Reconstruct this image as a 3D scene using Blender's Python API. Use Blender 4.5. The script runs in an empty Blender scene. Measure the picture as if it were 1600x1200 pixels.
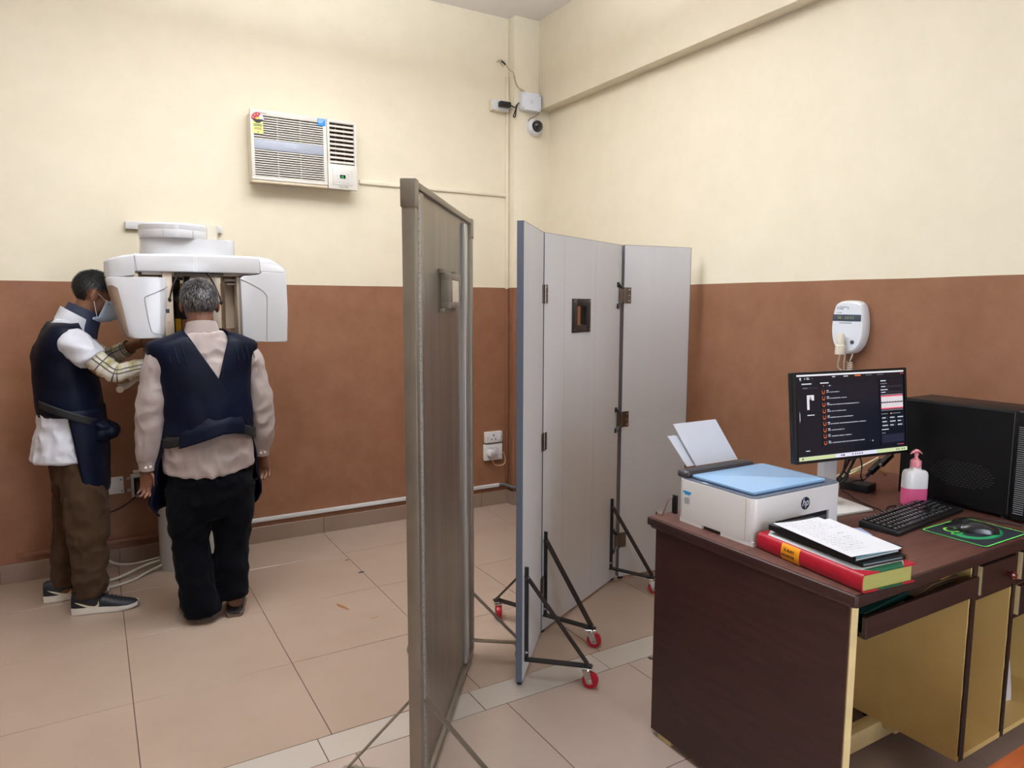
import bpy, bmesh, math, random
from mathutils import Vector, Matrix, noise
PI = math.pi
rnd = random.Random(7)
SC = bpy.context.scene
COL = SC.collection

# ---------------------------------------------------------------- camera
YAW, PITCH, ROLL, FPX, EYE = 1.034909, -0.1145713, 0.0025718, 1105.93, 1.538
def camera():
    f = Vector((math.cos(YAW)*math.cos(PITCH), math.sin(YAW)*math.cos(PITCH), math.sin(PITCH)))
    r = Vector((math.sin(YAW), -math.cos(YAW), 0)); u = r.cross(f)
    c, s = math.cos(ROLL), math.sin(ROLL)
    r, u = c*r+s*u, -s*r+c*u
    cd = bpy.data.cameras.new('camera'); co = bpy.data.objects.new('camera', cd); COL.objects.link(co)
    m = Matrix((r, u, -f)).transposed().to_4x4(); m.translation = Vector((0, 0, EYE))
    co.matrix_world = m
    cd.sensor_width = 36; cd.lens = FPX*36/1600; cd.clip_start = 0.02; cd.clip_end = 50
    SC.camera = co
camera()
# ---------------------------------------------------------------- world, lights, exposure
w = bpy.data.worlds.new('world'); SC.world = w; w.use_nodes = True
w.node_tree.nodes['Background'].inputs[0].default_value = (1, .95, .88, 1)
w.node_tree.nodes['Background'].inputs[1].default_value = 0.0
def area(name, loc, sx, sy, power, col=(1, .94, .85), rot=(0, 0, 0)):
    l = bpy.data.lights.new(name, 'AREA'); l.shape = 'RECTANGLE'; l.size = sx; l.size_y = sy
    l.energy = power; l.color = col
    o = bpy.data.objects.new(name, l); o.location = loc; o.rotation_euler = rot; COL.objects.link(o)
    o['label'] = 'ceiling tube lamp lighting the room'; o['category'] = 'lamp'; o['group'] = 'ceiling tube lamps'
    return o
WHT = (.93, 1, 1.09)
for (x, y, e) in ((1.15, 2.95, .72), (-.1, 2.6, .36), (0.9, 1.3, .37)):
    area('tube_lamp', (x, y, 3.12), 1.2, .14, 24*e, WHT)                     # lower half of the hanging tube
    area('tube_lamp', (x, y, 3.135), 1.2, .14, 105*e, WHT, (PI, 0, 0))        # upper half, washing the ceiling
area('doorway_daylight', (1.35, -1.66, 1.15), 1.0, 2.0, 56, (.86, .96, 1.12), (PI/2, 0, 0))['label'] = 'daylight entering through the open doorway'
SC.view_settings.view_transform = 'Standard'; SC.view_settings.look = 'None'
SC.view_settings.gamma = 1; SC.view_settings.use_curve_mapping = False
SC.view_settings.exposure = 0.0

# ---------------------------------------------------------------- materials
def lin(c):
    return tuple((x/255/12.92 if x/255 <= .04045 else ((x/255+.055)/1.055)**2.4) for x in c)
def nt(name):
    m = bpy.data.materials.new(name); m.use_nodes = True
    t = m.node_tree; return m, t, t.nodes['Principled BSDF']
def N(t, typ, **k):
    n = t.nodes.new(typ)
    for a, v in k.items():
        if a.startswith('i_'):
            key = a[2:]; n.inputs[int(key) if key.isdigit() else key].default_value = v
        else: setattr(n, a, v)
    return n
def mat(name, rgb, rough=.5, metal=0, var=None, vs=3.0, bump=0, bs=80, stretch=(1, 1, 1), spec=.5, coat=0, trans=0, world=False, alpha=1, rgb2=None):
    """plain procedural material; var = amount of soft colour variation, or rgb2 mixed in by noise"""
    m, t, b = nt(name); c = lin(rgb)
    b.inputs['Base Color'].default_value = (*c, 1)
    b.inputs['Roughness'].default_value = rough; b.inputs['Metallic'].default_value = metal
    b.inputs['Specular IOR Level'].default_value = spec
    if coat: b.inputs['Coat Weight'].default_value = coat; b.inputs['Coat Roughness'].default_value = .1
    if trans: b.inputs['Transmission Weight'].default_value = trans
    if alpha < 1: b.inputs['Alpha'].default_value = alpha
    if var or bump or rgb2:
        tc = N(t, 'ShaderNodeTexCoord'); mp = N(t, 'ShaderNodeMapping'); mp.inputs['Scale'].default_value = stretch
        if world:
            g = N(t, 'ShaderNodeNewGeometry'); t.links.new(g.outputs['Position'], mp.inputs['Vector'])
        else: t.links.new(tc.outputs['Object'], mp.inputs['Vector'])
        if var or rgb2:
            n = N(t, 'ShaderNodeTexNoise', i_Scale=vs, i_Detail=5.0, i_Roughness=.6)
            t.links.new(mp.outputs[0], n.inputs['Vector'])
            r = N(t, 'ShaderNodeMapRange'); r.inputs[1].default_value = .3; r.inputs[2].default_value = .7
            t.links.new(n.outputs['Fac'], r.inputs[0])
            mx = N(t, 'ShaderNodeMix', data_type='RGBA')
            v = var or 0
            mx.inputs[6].default_value = (*[x*(1-v) for x in c], 1)
            mx.inputs[7].default_value = (*(lin(rgb2) if rgb2 else [min(1, x*(1+v)) for x in c]), 1)
            t.links.new(r.outputs[0], mx.inputs[0]); t.links.new(mx.outputs[2], b.inputs['Base Color'])
        if bump:
            n2 = N(t, 'ShaderNodeTexNoise', i_Scale=bs, i_Detail=3.0); t.links.new(mp.outputs[0], n2.inputs['Vector'])
            bp = N(t, 'ShaderNodeBump', i_Strength=bump, i_Distance=.002); t.links.new(n2.outputs['Fac'], bp.inputs['Height'])
            t.links.new(bp.outputs[0], b.inputs['Normal'])
    return m
def wood(name, a, bcol, scale=(2, 22, 22), rough=.4, vs=3.0, bump=.15):
    m = mat(name, a, rough, rgb2=bcol, vs=vs, stretch=scale, bump=bump, bs=30)
    return m
def print_mat(name, emit=0):
    """flat print / screen: colours from the mesh's own colour attribute"""
    m, t, b = nt(name); a = N(t, 'ShaderNodeVertexColor'); a.layer_name = 'ink'
    if emit:
        b.inputs['Base Color'].default_value = (0, 0, 0, 1); b.inputs['Roughness'].default_value = .25
        t.links.new(a.outputs[0], b.inputs['Emission Color']); b.inputs['Emission Strength'].default_value = emit
    else:
        t.links.new(a.outputs[0], b.inputs['Base Color']); b.inputs['Roughness'].default_value = .55
    return m
def wall_mat(name):
    m, t, b = nt(name)
    g = N(t, 'ShaderNodeNewGeometry'); s = N(t, 'ShaderNodeSeparateXYZ'); t.links.new(g.outputs['Position'], s.inputs[0])
    n = N(t, 'ShaderNodeTexNoise', i_Scale=1.1, i_Detail=4.0); t.links.new(g.outputs['Position'], n.inputs['Vector'])
    n3 = N(t, 'ShaderNodeTexNoise', i_Scale=5.0, i_Detail=6.0, i_Roughness=.7); t.links.new(g.outputs['Position'], n3.inputs['Vector'])
    # paint line at 1.645 m with a hand-cut wobble
    a = N(t, 'ShaderNodeMath', operation='MULTIPLY_ADD', i_1=.016, i_2=-.008); t.links.new(n.outputs['Fac'], a.inputs[0])
    ad = N(t, 'ShaderNodeMath', operation='ADD'); t.links.new(s.outputs['Z'], ad.inputs[0]); t.links.new(a.outputs[0], ad.inputs[1])
    st = N(t, 'ShaderNodeMath', operation='GREATER_THAN', i_1=1.646); t.links.new(ad.outputs[0], st.inputs[0])
    up = N(t, 'ShaderNodeMix', data_type='RGBA'); up.inputs[6].default_value = (*lin((228, 218, 195)), 1); up.inputs[7].default_value = (*lin((223, 213, 189)), 1)
    lo = N(t, 'ShaderNodeMix', data_type='RGBA'); lo.inputs[6].default_value = (*lin((147, 104, 79)), 1); lo.inputs[7].default_value = (*lin((135, 93, 68)), 1)
    r = N(t, 'ShaderNodeMapRange'); r.inputs[1].default_value = .35; r.inputs[2].default_value = .65
    t.links.new(n3.outputs['Fac'], r.inputs[0])
    t.links.new(r.outputs[0], up.inputs[0]); t.links.new(r.outputs[0], lo.inputs[0])
    mx = N(t, 'ShaderNodeMix', data_type='RGBA'); t.links.new(st.outputs[0], mx.inputs[0])
    t.links.new(lo.outputs[2], mx.inputs[6]); t.links.new(up.outputs[2], mx.inputs[7]); t.links.new(mx.outputs[2], b.inputs['Base Color'])
    ro = N(t, 'ShaderNodeMapRange'); ro.inputs[3].default_value = .42; ro.inputs[4].default_value = .6
    t.links.new(st.outputs[0], ro.inputs[0]); t.links.new(ro.outputs[0], b.inputs['Roughness'])
    b.inputs['Specular IOR Level'].default_value = .35
    n2 = N(t, 'ShaderNodeTexNoise', i_Scale=2.2, i_Detail=7.0); t.links.new(g.outputs['Position'], n2.inputs['Vector'])
    bp = N(t, 'ShaderNodeBump', i_Strength=.25, i_Distance=.012); t.links.new(n2.outputs['Fac'], bp.inputs['Height'])
    t.links.new(bp.outputs[0], b.inputs['Normal'])
    return m
M = {}
M['wall'] = wall_mat('wall_paint')
M['ceil'] = mat('ceiling_paint', (228, 222, 216), .8)
M['cream'] = mat('cream_paint', (238, 223, 188), .55, var=.03)
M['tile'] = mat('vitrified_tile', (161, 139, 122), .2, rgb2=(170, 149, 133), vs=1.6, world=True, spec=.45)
M['tile3'] = mat('vitrified_tile_near_lit', (172, 152, 140), .2, rgb2=(178, 160, 149), vs=1.6, world=True, spec=.45)  # paler tile copy; extra light on the near floor put into its colour
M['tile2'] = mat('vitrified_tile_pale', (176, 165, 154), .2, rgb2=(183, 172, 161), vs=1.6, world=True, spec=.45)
M['grout'] = mat('grout', (92, 74, 62), .9)
M['skirt'] = mat('skirting_tile', (148, 126, 112), .3, rgb2=(136, 113, 98), vs=3, world=True)
M['white'] = mat('white_plastic', (214, 214, 214), .35)
M['whitegloss'] = mat('white_gloss', (194, 193, 194), .16, spec=.5)
M['ivory'] = mat('ivory_plastic', (226, 216, 196), .4)
M['duct'] = mat('painted_duct', (228, 218, 195), .5)
M['ductbrown'] = mat('painted_duct_brown', (134, 90, 66), .45)
M['black'] = mat('black_plastic', (16, 16, 18), .38)
M['blackgloss'] = mat('black_gloss', (9, 9, 11), .15)
M['blackmetal'] = mat('black_painted_steel', (34, 31, 32), .42, spec=.5)
M['rubber'] = mat('dark_rubber', (30, 28, 28), .8)
M['chrome'] = mat('chrome', (200, 198, 194), .22, metal=1)
M['steel'] = mat('galvanised_steel', (168, 163, 155), .38, metal=.9, var=.15, vs=40)
M['hinge'] = mat('stainless_hinge', (118, 108, 100), .35, metal=1)
M['red'] = mat('red_caster', (170, 18, 36), .35)
M['print'] = print_mat('printed_ink')
M['screen'] = print_mat('lit_screen', 1.0)
M['paper'] = mat('paper', (216, 217, 222), .7, var=.02)

# ---------------------------------------------------------------- mesh builder
class MB:
    def __init__(s): s.bm = bmesh.new()
    def box(s, x0, x1, y0, y1, z0, z1, bev=0, seg=2, T=None):
        x0, x1 = min(x0, x1), max(x0, x1); y0, y1 = min(y0, y1), max(y0, y1); z0, z1 = min(z0, z1), max(z0, z1)
        v = [s.bm.verts.new((x, y, z)) for x in (x0, x1) for y in (y0, y1) for z in (z0, z1)]
        f = [s.bm.faces.new([v[i] for i in q]) for q in ((0, 1, 3, 2), (4, 6, 7, 5), (0, 4, 5, 1), (2, 3, 7, 6), (0, 2, 6, 4), (1, 5, 7, 3))]
        if bev:
            es = list({e for q in f for e in q.edges})
            r = bmesh.ops.bevel(s.bm, geom=es, offset=bev, segments=seg, affect='EDGES', profile=.5)
            v = list({w for q in r['faces'] for w in q.verts} | {w for w in v if w.is_valid})
        if T is not None: bmesh.ops.transform(s.bm, matrix=T, verts=v)
        return s
    def prism(s, poly, h, T=None, bev=0, seg=2, z0=0):
        """polygon in local xy extruded along z"""
        a = [s.bm.verts.new((x, y, z0)) for x, y in poly]; b = [s.bm.verts.new((x, y, z0+h)) for x, y in poly]
        n = len(poly)
        fs = [s.bm.faces.new(a[::-1]), s.bm.faces.new(b)]
        fs += [s.bm.faces.new((a[i], a[(i+1) % n], b[(i+1) % n], b[i])) for i in range(n)]
        vs = a+b
        if bev:
            es = [e for e in set(fs[0].edges) | set(fs[1].edges)]
            r = bmesh.ops.bevel(s.bm, geom=es, offset=bev, segments=seg, affect='EDGES', profile=.5)
            vs = list({w for q in r['faces'] for w in q.verts} | {w for w in vs if w.is_valid})
        if T is not None: bmesh.ops.transform(s.bm, matrix=T, verts=vs)
        return s
    def rings(s, R, closed=True, cap=True, loop=False):
        """R: list of rings (lists of points), bridged in order"""
        V = [[s.bm.verts.new(p) for p in r] for r in R]; n = len(V[0])
        m = len(V)
        for i in range(m if loop else m-1):
            a, b = V[i], V[(i+1) % m]
            for j in range(n if closed else n-1):
                try: s.bm.faces.new((a[j], a[(j+1) % n], b[(j+1) % n], b[j]))
                except ValueError: pass
        if cap and closed and not loop:
            s.bm.faces.new(V[0][::-1]); s.bm.faces.new(V[-1])
        return s
    def tube(s, pts, r, n=8, cap=True, flat=1.0, smooth=0, closed=False):
        """round tube along points; r one radius or one per point"""
        P = [Vector(p) for p in pts]
        if smooth: 
            Rr = r if isinstance(r, (list, tuple)) else None
            P, r = spline(P, smooth, Rr, closed) if Rr else (spline(P, smooth, None, closed)[0], r)
        rr = list(r) if isinstance(r, (list, tuple)) else [r]*len(P)
        up = None; R = []
        for i, p in enumerate(P):
            if closed: t = P[(i+1) % len(P)]-P[i-1]
            else: t = P[min(i+1, len(P)-1)]-P[max(i-1, 0)]
            t.normalize()
            if up is None:
                up = Vector((0, 0, 1)) if abs(t.z) < .9 else Vector((1, 0, 0))
            x = t.cross(up)
            if x.length < 1e-6: x = t.orthogonal()
            x.normalize(); up = x.cross(t).normalized()
            R.append([p+rr[i]*(math.cos(a)*x+flat*math.sin(a)*up) for a in [2*PI*k/n for k in range(n)]])
        return s.rings(R, cap=cap, loop=closed)
    def bar(s, a, b, w, t, up=(0, 0, 1)):
        """flat bar from a to b, w wide (along up x dir), t thick"""
        a, b = Vector(a), Vector(b); d = (b-a); L = d.length; d.normalize()
        x = d.cross(Vector(up)).normalized(); y = x.cross(d)
        T = Matrix((x, y, d)).transposed().to_4x4(); T.translation = a
        return s.box(-t/2, t/2, -w/2, w/2, 0, L, T=T)
    def lathe(s, prof, n=24, T=None):
        R = []
        for r, z in prof:
            R.append([Vector((max(r, 1e-4)*math.cos(2*PI*k/n), max(r, 1e-4)*math.sin(2*PI*k/n), z)) for k in range(n)])
        if T is not None: R = [[T @ p for p in q] for q in R]
        return s.rings(R)
    def ell(s, c, rad, T=None, nu=16, nv=10):
        R = []
        for i in range(nv+1):
            a = -PI/2+PI*i/nv; cz = max(math.cos(a), 1e-3)
            R.append([Vector((rad[0]*cz*math.cos(2*PI*k/nu), rad[1]*cz*math.sin(2*PI*k/nu), rad[2]*math.sin(a))) for k in range(nu)])
        M4 = T.to_4x4() if T is not None else Matrix.Identity(4)
        R = [[M4 @ p+Vector(c) for p in q] for q in R]
        return s.rings(R)
    def quadcol(s, pts, rgb):
        """flat printed face with its own ink colour"""
        ly = s.bm.loops.layers.float_color.get('ink') or s.bm.loops.layers.float_color.new('ink')
        f = s.bm.faces.new([s.bm.verts.new(p) for p in pts])
        for l in f.loops: l[ly] = (*lin(rgb), 1)
        return s
    def xf(s, T): bmesh.ops.transform(s.bm, matrix=T, verts=s.bm.verts); return s
def spline(P, k, R=None, closed=False):
    out = []; rr = []
    n = len(P)
    for i in range(n if closed else n-1):
        if closed: p0, p1, p2, p3 = P[i-1], P[i], P[(i+1) % n], P[(i+2) % n]
        else: p0, p1, p2, p3 = P[max(i-1, 0)], P[i], P[i+1], P[min(i+2, n-1)]
        for j in range(k):
            t = j/k
            out.append(.5*((2*p1)+(p2-p0)*t+(2*p0-5*p1+4*p2-p3)*t*t+(3*p1-p0-3*p2+p3)*t**3))
            if R: rr.append(R[i]*(1-t)+R[(i+1) % n]*t)
    if not closed:
        out.append(P[-1])
        if R: rr.append(R[-1])
    return out, rr
def rrect(w, h, r, n=4, cx=0, cy=0):
    o = []
    for (sx, sy, a0) in ((1, 1, 0), (-1, 1, PI/2), (-1, -1, PI), (1, -1, 1.5*PI)):
        for k in range(n+1):
            a = a0+PI/2*k/n; o.append((cx+sx*(w/2-r)+r*math.cos(a), cy+sy*(h/2-r)+r*math.sin(a)))
    return o
def T_axes(o, x, y):
    """local frame at o: x, y given, z = x cross y"""
    x = Vector(x).normalized(); y = Vector(y).normalized(); z = x.cross(y)
    T = Matrix((x, y, z)).transposed().to_4x4(); T.translation = Vector(o); return T
def TR(x=0, y=0, z=0, rz=0): return Matrix.Translation((x, y, z)) @ Matrix.Rotation(rz, 4, 'Z')
ROOT = {}
def thing(name, label, cat, loc=(0, 0, 0), rz=0, group=None):
    o = bpy.data.objects.new(name, None); COL.objects.link(o); o.empty_display_size = .05
    o.location = loc; o.rotation_euler = (0, 0, rz); o['label'] = label; o['category'] = cat
    if group: o['group'] = group
    ROOT[o.name] = TR(*loc, rz).inverted()
    return o
def inv_of(p):
    while p is not None:
        if p.name in ROOT: return ROOT[p.name]
        p = p.parent
    return None
def finish(me, angle=35):
    for p in me.polygons: p.use_smooth = True
    me.set_sharp_from_angle(angle=math.radians(angle))
def obj(name, mb, m, parent=None, world=True, label=None, angle=35, kind=None, norm=True):
    """link a builder as one mesh object; world=True: coordinates are world, moved into the thing's frame"""
    bm = mb.bm
    if world and parent is not None:
        I = inv_of(parent)
        if I is not None: bmesh.ops.transform(bm, matrix=I, verts=bm.verts)
    if norm: bmesh.ops.recalc_face_normals(bm, faces=bm.faces)
    me = bpy.data.meshes.new(name); bm.to_mesh(me); bm.free(); finish(me, angle)
    for q in (m if isinstance(m, (list, tuple)) else [m]): me.materials.append(q)
    o = bpy.data.objects.new(name, me); COL.objects.link(o)
    if parent is not None: o.parent = parent
    if label: o['label'] = label
    if kind: o['kind'] = kind
    return o
def tag(o, label, cat, group=None):
    o['label'] = label; o['category'] = cat
    if group: o['group'] = group
    return o
def dup_mesh(src, name, parent, loc=(0, 0, 0), rot=(0, 0, 0)):
    o = src.copy(); o.name = name; COL.objects.link(o); o.parent = parent; o.location = loc; o.rotation_euler = rot; return o
def dup(root, loc, rz, label=None):
    r = root.copy(); COL.objects.link(r); r.location = loc; r.rotation_euler = (0, 0, rz)
    if label: r['label'] = label
    for ch in root.children:
        c = ch.copy(); COL.objects.link(c); c.parent = r
        for g in ch.children:
            d = g.copy(); COL.objects.link(d); d.parent = c
    return r
def text(name, s, size, m, parent, T, ext=.0004, align='LEFT', world=True, bold=0):
    """lettering as a thin mesh; T is its frame (x right, y up, z out)"""
    cu = bpy.data.curves.new('t', 'FONT'); cu.body = s; cu.size = size; cu.extrude = ext; cu.align_x = align; cu.resolution_u = 2; cu.offset = bold
    ob = bpy.data.objects.new('t', cu); COL.objects.link(ob)
    me = bpy.data.meshes.new_from_object(ob.evaluated_get(bpy.context.evaluated_depsgraph_get()))
    bpy.data.objects.remove(ob); bpy.data.curves.remove(cu)
    if world and parent is not None: T = inv_of(parent) @ T
    me.transform(T); me.materials.clear(); me.materials.append(m); me.name = name
    o = bpy.data.objects.new(name, me); COL.objects.link(o); o.parent = parent
    return o
def islands(bm):
    seen = set(); out = []
    for v in bm.verts:
        if v in seen: continue
        st = [v]; seen.add(v); isl = []
        while st:
            q = st.pop(); isl.append(q)
            for e in q.link_edges:
                o_ = e.other_vert(q)
                if o_ not in seen: seen.add(o_); st.append(o_)
        out.append(isl)
    return out
def objs(name, mb, m, parent, **k):
    """one object per separate piece of the builder"""
    bm = mb.bm; L = []
    for isl in islands(bm):
        nb = MB(); mp = {v: nb.bm.verts.new(v.co) for v in isl}
        for f in {f for v in isl for f in v.link_faces}:
            nb.bm.faces.new([mp[v] for v in f.verts])
        L.append(obj(name, nb, m, parent, **k))
    bm.free(); return L
# ================================================================ the setting
CZ = 3.562
XL, XR, YB, YW = -2.4, 3.0, -1.7, 4.62
PX, PY = 2.705, 4.53
def struct(name, mb, m, parent=None, angle=35):
    o = obj(name, mb, m, parent, angle=angle); o['kind'] = 'structure'; return o
floor = struct('floor', MB().box(XL-.1, XR+.1, YB-.1, YW+.1, -.12, -.002), M['grout'])
ceiling = struct('ceiling', MB().box(XL-.1, XR+.1, YB-.1, YW+.1, CZ, CZ+.1), M['ceil'])
struct('wall_left', MB().box(XL-.1, XR+.1, YW, YW+.12, -.01, CZ+.01), M['wall'])
struct('wall_right', MB().box(XR, XR+.12, YB, YW+.05, -.01, CZ+.01), M['wall'])
struct('wall_back', MB().box(XL-.1, XR+.1, YB-.12, YB, -.01, CZ+.01), M['wall'])
dr_ = struct('door_1', MB().box(.78, .84, YB, YB+.04, 0, 2.2, bev=.004), M['white'])
obj('door_frame', MB().box(1.86, 1.92, YB, YB+.04, 0, 2.2, bev=.004), M['white'], dr_); obj('door_head', MB().box(.78, 1.92, YB, YB+.04, 2.2, 2.26, bev=.004), M['white'], dr_)
struct('wall_side', MB().box(XL-.12, XL, YB, YW+.05, -.01, CZ+.01), M['wall'])
struct('trim_1', MB().box(PX, XR+.02, PY, YW+.01, 0, CZ, bev=.006, seg=2), M['wall'])             # corner pillar
struct('trim_2', MB().box(2.91, XR+.02, YB, PY+.01, 2.935, CZ, bev=.004, seg=2), M['wall'])       # beam along the right wall
# floor tiles, each a slab of its own, joints recessed
g = .0017
def tile(x0, x1, y0, y1, m):
    x0, x1, y0, y1 = max(x0, XL), min(x1, XR), max(y0, YB), min(y1, YW)
    if x1-x0 < .02 or y1-y0 < .02: return
    dz = rnd.uniform(-.0004, .0004)
    o = obj('floor_tile', MB().box(x0+g, x1-g, y0+g, y1-g, -.008, dz, bev=.0008, seg=1), m, floor); return o
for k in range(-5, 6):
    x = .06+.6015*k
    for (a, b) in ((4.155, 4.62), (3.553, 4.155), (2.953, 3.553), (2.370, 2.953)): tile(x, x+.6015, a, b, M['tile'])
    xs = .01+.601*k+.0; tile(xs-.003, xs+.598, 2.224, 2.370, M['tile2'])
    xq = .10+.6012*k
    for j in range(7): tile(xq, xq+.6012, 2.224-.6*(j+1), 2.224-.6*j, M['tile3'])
stn = mat('tan_stain', (150, 104, 66), .4); stk = mat('dark_speck', (60, 52, 48), .6)
def stain(x, y, L, wd, a, m):
    q = [(L*math.cos(b_)*(1+.25*noise.noise(Vector((b_*2, x, y)))), wd*math.sin(b_)*(1+.3*noise.noise(Vector((b_*3, y, x))))) for b_ in [2*PI*k/14 for k in range(14)]]
    obj('floor_stain', MB().prism(q, .0005, TR(x, y, .0004, a)), m, floor)
for q in ((1.02, 3.40, .055, .010, -1.25, stn), (1.075, 3.27, .006, .004, 0, stn), (1.12, 3.20, .022, .006, .2, stn), (1.245, 4.03, .014, .008, .3, stk), (1.255, 3.80, .020, .010, .2, stk), (2.02, 2.20, .012, .02, .5, stk)): stain(*q)
# skirting
bl = struct('baseboard_left', MB().box(-.50, PX, YW-.006, YW+.002, 0, .098), M['grout'])
for k in range(6):
    x0 = max(-.50, 1.27-.6*3+.6*k); x1 = min(1.27-.6*2+.6*k, PX)
    if x1 > x0: obj('skirting_tile', MB().box(x0+.001, x1-.001, YW-.014, YW-.002, 0, .104+rnd.uniform(-.002, .002), bev=.002, seg=1), M['skirt'], bl)
br = struct('baseboard_right', MB().box(XR-.006, XR+.002, YB, PY, 0, .098), M['grout'])
for k in range(11):
    y1 = min(PY, 4.62-.6*k); y0 = max(YB, 4.62-.6*(k+1))
    if y1 > y0: obj('skirting_tile', MB().box(XR-.014, XR-.002, y0+.001, y1-.001, 0, .104, bev=.002, seg=1), M['skirt'], br)
bp = struct('baseboard_pillar', MB().box(PX-.006, XR-.014, PY-.006, PY+.01, 0, .098), M['grout'])
obj('skirting_tile', MB().box(PX-.012, XR-.016, PY-.014, PY-.002, 0, .104, bev=.002, seg=1), M['skirt'], bp)
obj('skirting_tile', MB().box(PX-.014, PX-.002, PY-.002, YW-.015, 0, .104, bev=.002, seg=1), M['skirt'], bp)

# ---------------------------------------------------------------- cable trunking on the walls
t = thing('cable_trunking', 'white plastic cable trunking running low along the brown wall above the skirting', 'trunking', (1.6, YW, .135))
obj('duct_cover', MB().box(.70, 2.625, YW-.018, YW, .137, .162, bev=.002), M['white'], t)
obj('painted_end', MB().box(-.42, .70, YW-.017, YW, .137, .160, bev=.002), M['ductbrown'], t, label='end of the trunking painted over in brown')
obj('flexible_elbow', MB().tube([(2.62, YW-.012, .150), (2.65, YW-.014, .152), (2.68, YW-.03, .145), (2.69, YW-.07, .142), (2.692, PY-.02, .142), (2.75, PY-.018, .14)], .0105, 10, smooth=4), mat('grey_conduit', (96, 96, 100), .5), t, label='grey flexible conduit elbow')
t = thing('cable_trunking', 'cream painted cable trunking running from the air conditioner to the corner', 'trunking', (2.1, YW, 2.31))
obj('duct_cover', MB().box(1.57, PX-.03, YW-.016, YW, 2.309, 2.336, bev=.002), M['duct'], t)
obj('cap_strip', MB().box(1.57, PX-.03, YW-.0175, YW-.0155, 2.313, 2.332, bev=.0006), M['duct'], t)
t = thing('vertical_conduit', 'slim painted conduit running down the wall corner beside the pillar', 'trunking', (PX-.014, YW, .16))
obj('upper_run', MB().box(PX-.025, PX-.003, YW-.016, YW, 1.64, 3.16, bev=.002), M['duct'], t)
obj('lower_run', MB().box(PX-.025, PX-.003, YW-.016, YW, .165, 1.64, bev=.002), M['ductbrown'], t, label='brown painted lower run')

# ---------------------------------------------------------------- wall sockets
def screw(mb, T, r=.004): mb.lathe([(0, 0), (r, 0), (r, .0015), (r*.6, .0022), (0, .0022)], 8, T)
def socket_plate(name, label, x0, x1, z0, z1, y, depth=.035, group=None):
    t = thing(name, label, 'socket', ((x0+x1)/2, y, z0), 0, group)
    obj('back_box', MB().box(x0, x1, y-depth*.75, y, z0, z1, bev=.003), M['ivory'], t)
    obj('face_plate', MB().box(x0, x1, y-depth, y-depth*.72, z0, z1, bev=.004), M['white'], t)
    return t
# near the corner: two sockets one above the other
f = YW-.036
t = socket_plate('wall_socket', 'upper white switched three-pin socket box near the wall corner', 2.497, 2.640, .487, .570, YW)
mb = MB()
for (dx, dz, w_, h_) in ((.066, .545, .007, .014), (.050, .515, .008, .009), (.082, .515, .008, .009)):
    mb.box(2.497+dx-w_/2, 2.497+dx+w_/2, f-.0006, f+.004, dz-h_/2, dz+h_/2)
objs('pin_hole', mb, M['black'], t)
obj('rocker_switch', MB().box(2.602, 2.622, f-.004, f+.004, .508, .552, bev=.002), M['white'], t)
mb = MB(); screw(mb, T_axes((2.512, f, .528), (1, 0, 0), (0, 0, 1))); screw(mb, T_axes((2.630, f, .528), (1, 0, 0), (0, 0, 1))); objs('screw', mb, M['chrome'], t)
t = socket_plate('wall_socket', 'lower white socket board with a round plug in it near the wall corner', 2.490, 2.645, .352, .476, YW, .026)
f = YW-.027
obj('inset_plate', MB().box(2.52, 2.605, f-.004, f+.002, .375, .455, bev=.002), mat('grey_plate', (196, 196, 198), .4), t)
obj('rocker_switch', MB().box(2.567, 2.590, f-.008, f-.003, .395, .440, bev=.002), M['white'], t)
tp = thing('round_plug', 'round white plug pushed into the lower socket near the wall corner', 'plug', (2.532, f-.004, .405))
obj('plug_body', MB().lathe([(0, 0), (.030, 0), (.031, .012), (.028, .026), (.018, .032), (0, .033)], 20, T_axes((2.534, f-.0045, .412), (1, 0, 0), (0, 0, 1))), M['white'], tp)
obj('lead', MB().tube([(2.540, f-.02, .382), (2.545, f-.03, .345), (2.585, YW-.03, .312), (2.64, YW-.025, .305), (2.672, YW-.02, .325), (2.668, YW-.015, .38), (2.655, YW-.012, .405)], .0035, 8, smooth=5), mat('tan_lead', (196, 160, 128), .5), tp)
# old cut-out painted over beside it
# low sockets behind the people
t = socket_plate('wall_socket', 'white switch plate low on the wall between the two people', -.02, .113, .435, .530, YW, .03)
f = YW-.031
obj('rocker_switch', MB().box(.06, .082, f-.004, f+.003, .462, .506, bev=.002), M['white'], t)
mb = MB(); screw(mb, T_axes((.100, f, .516), (1, 0, 0), (0, 0, 1))); screw(mb, T_axes((.102, f, .450), (1, 0, 0), (0, 0, 1))); objs('screw', mb, M['black'], t)
obj('lead', MB().tube([(-.0, f+.01, .44), (0.02, YW-.02, .40), (.015, YW-.02, .30), (.0, YW-.02, .18)], .006, 8, smooth=4), M['white'], t)
t = thing('power_box', 'grey framed black power box on the wall by the seated patient\'s left hand'.replace('seated ', 'standing '), 'socket', (.2, YW, .4))
obj('frame', MB().box(.150, .245, YW-.02, YW, .400, .535, bev=.004), mat('grey_frame', (186, 186, 184), .45), t)
obj('black_switch', MB().box(.165, .232, YW-.045, YW-.018, .415, .518, bev=.006), M['blackgloss'], t)
objs('terminal_lid', MB().box(.165, .20, YW-.018, YW, .537, .558, bev=.003), M['ivory'], t)
mb = MB()
for z in (.512, .442): mb.lathe([(0, 0), (.010, 0), (.010, .004), (.004, .005), (0, .005)], 12, T_axes((.139, YW, z), (1, 0, 0), (0, 0, 1)))
objs('lug', mb, M['steel'], t)
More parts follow.
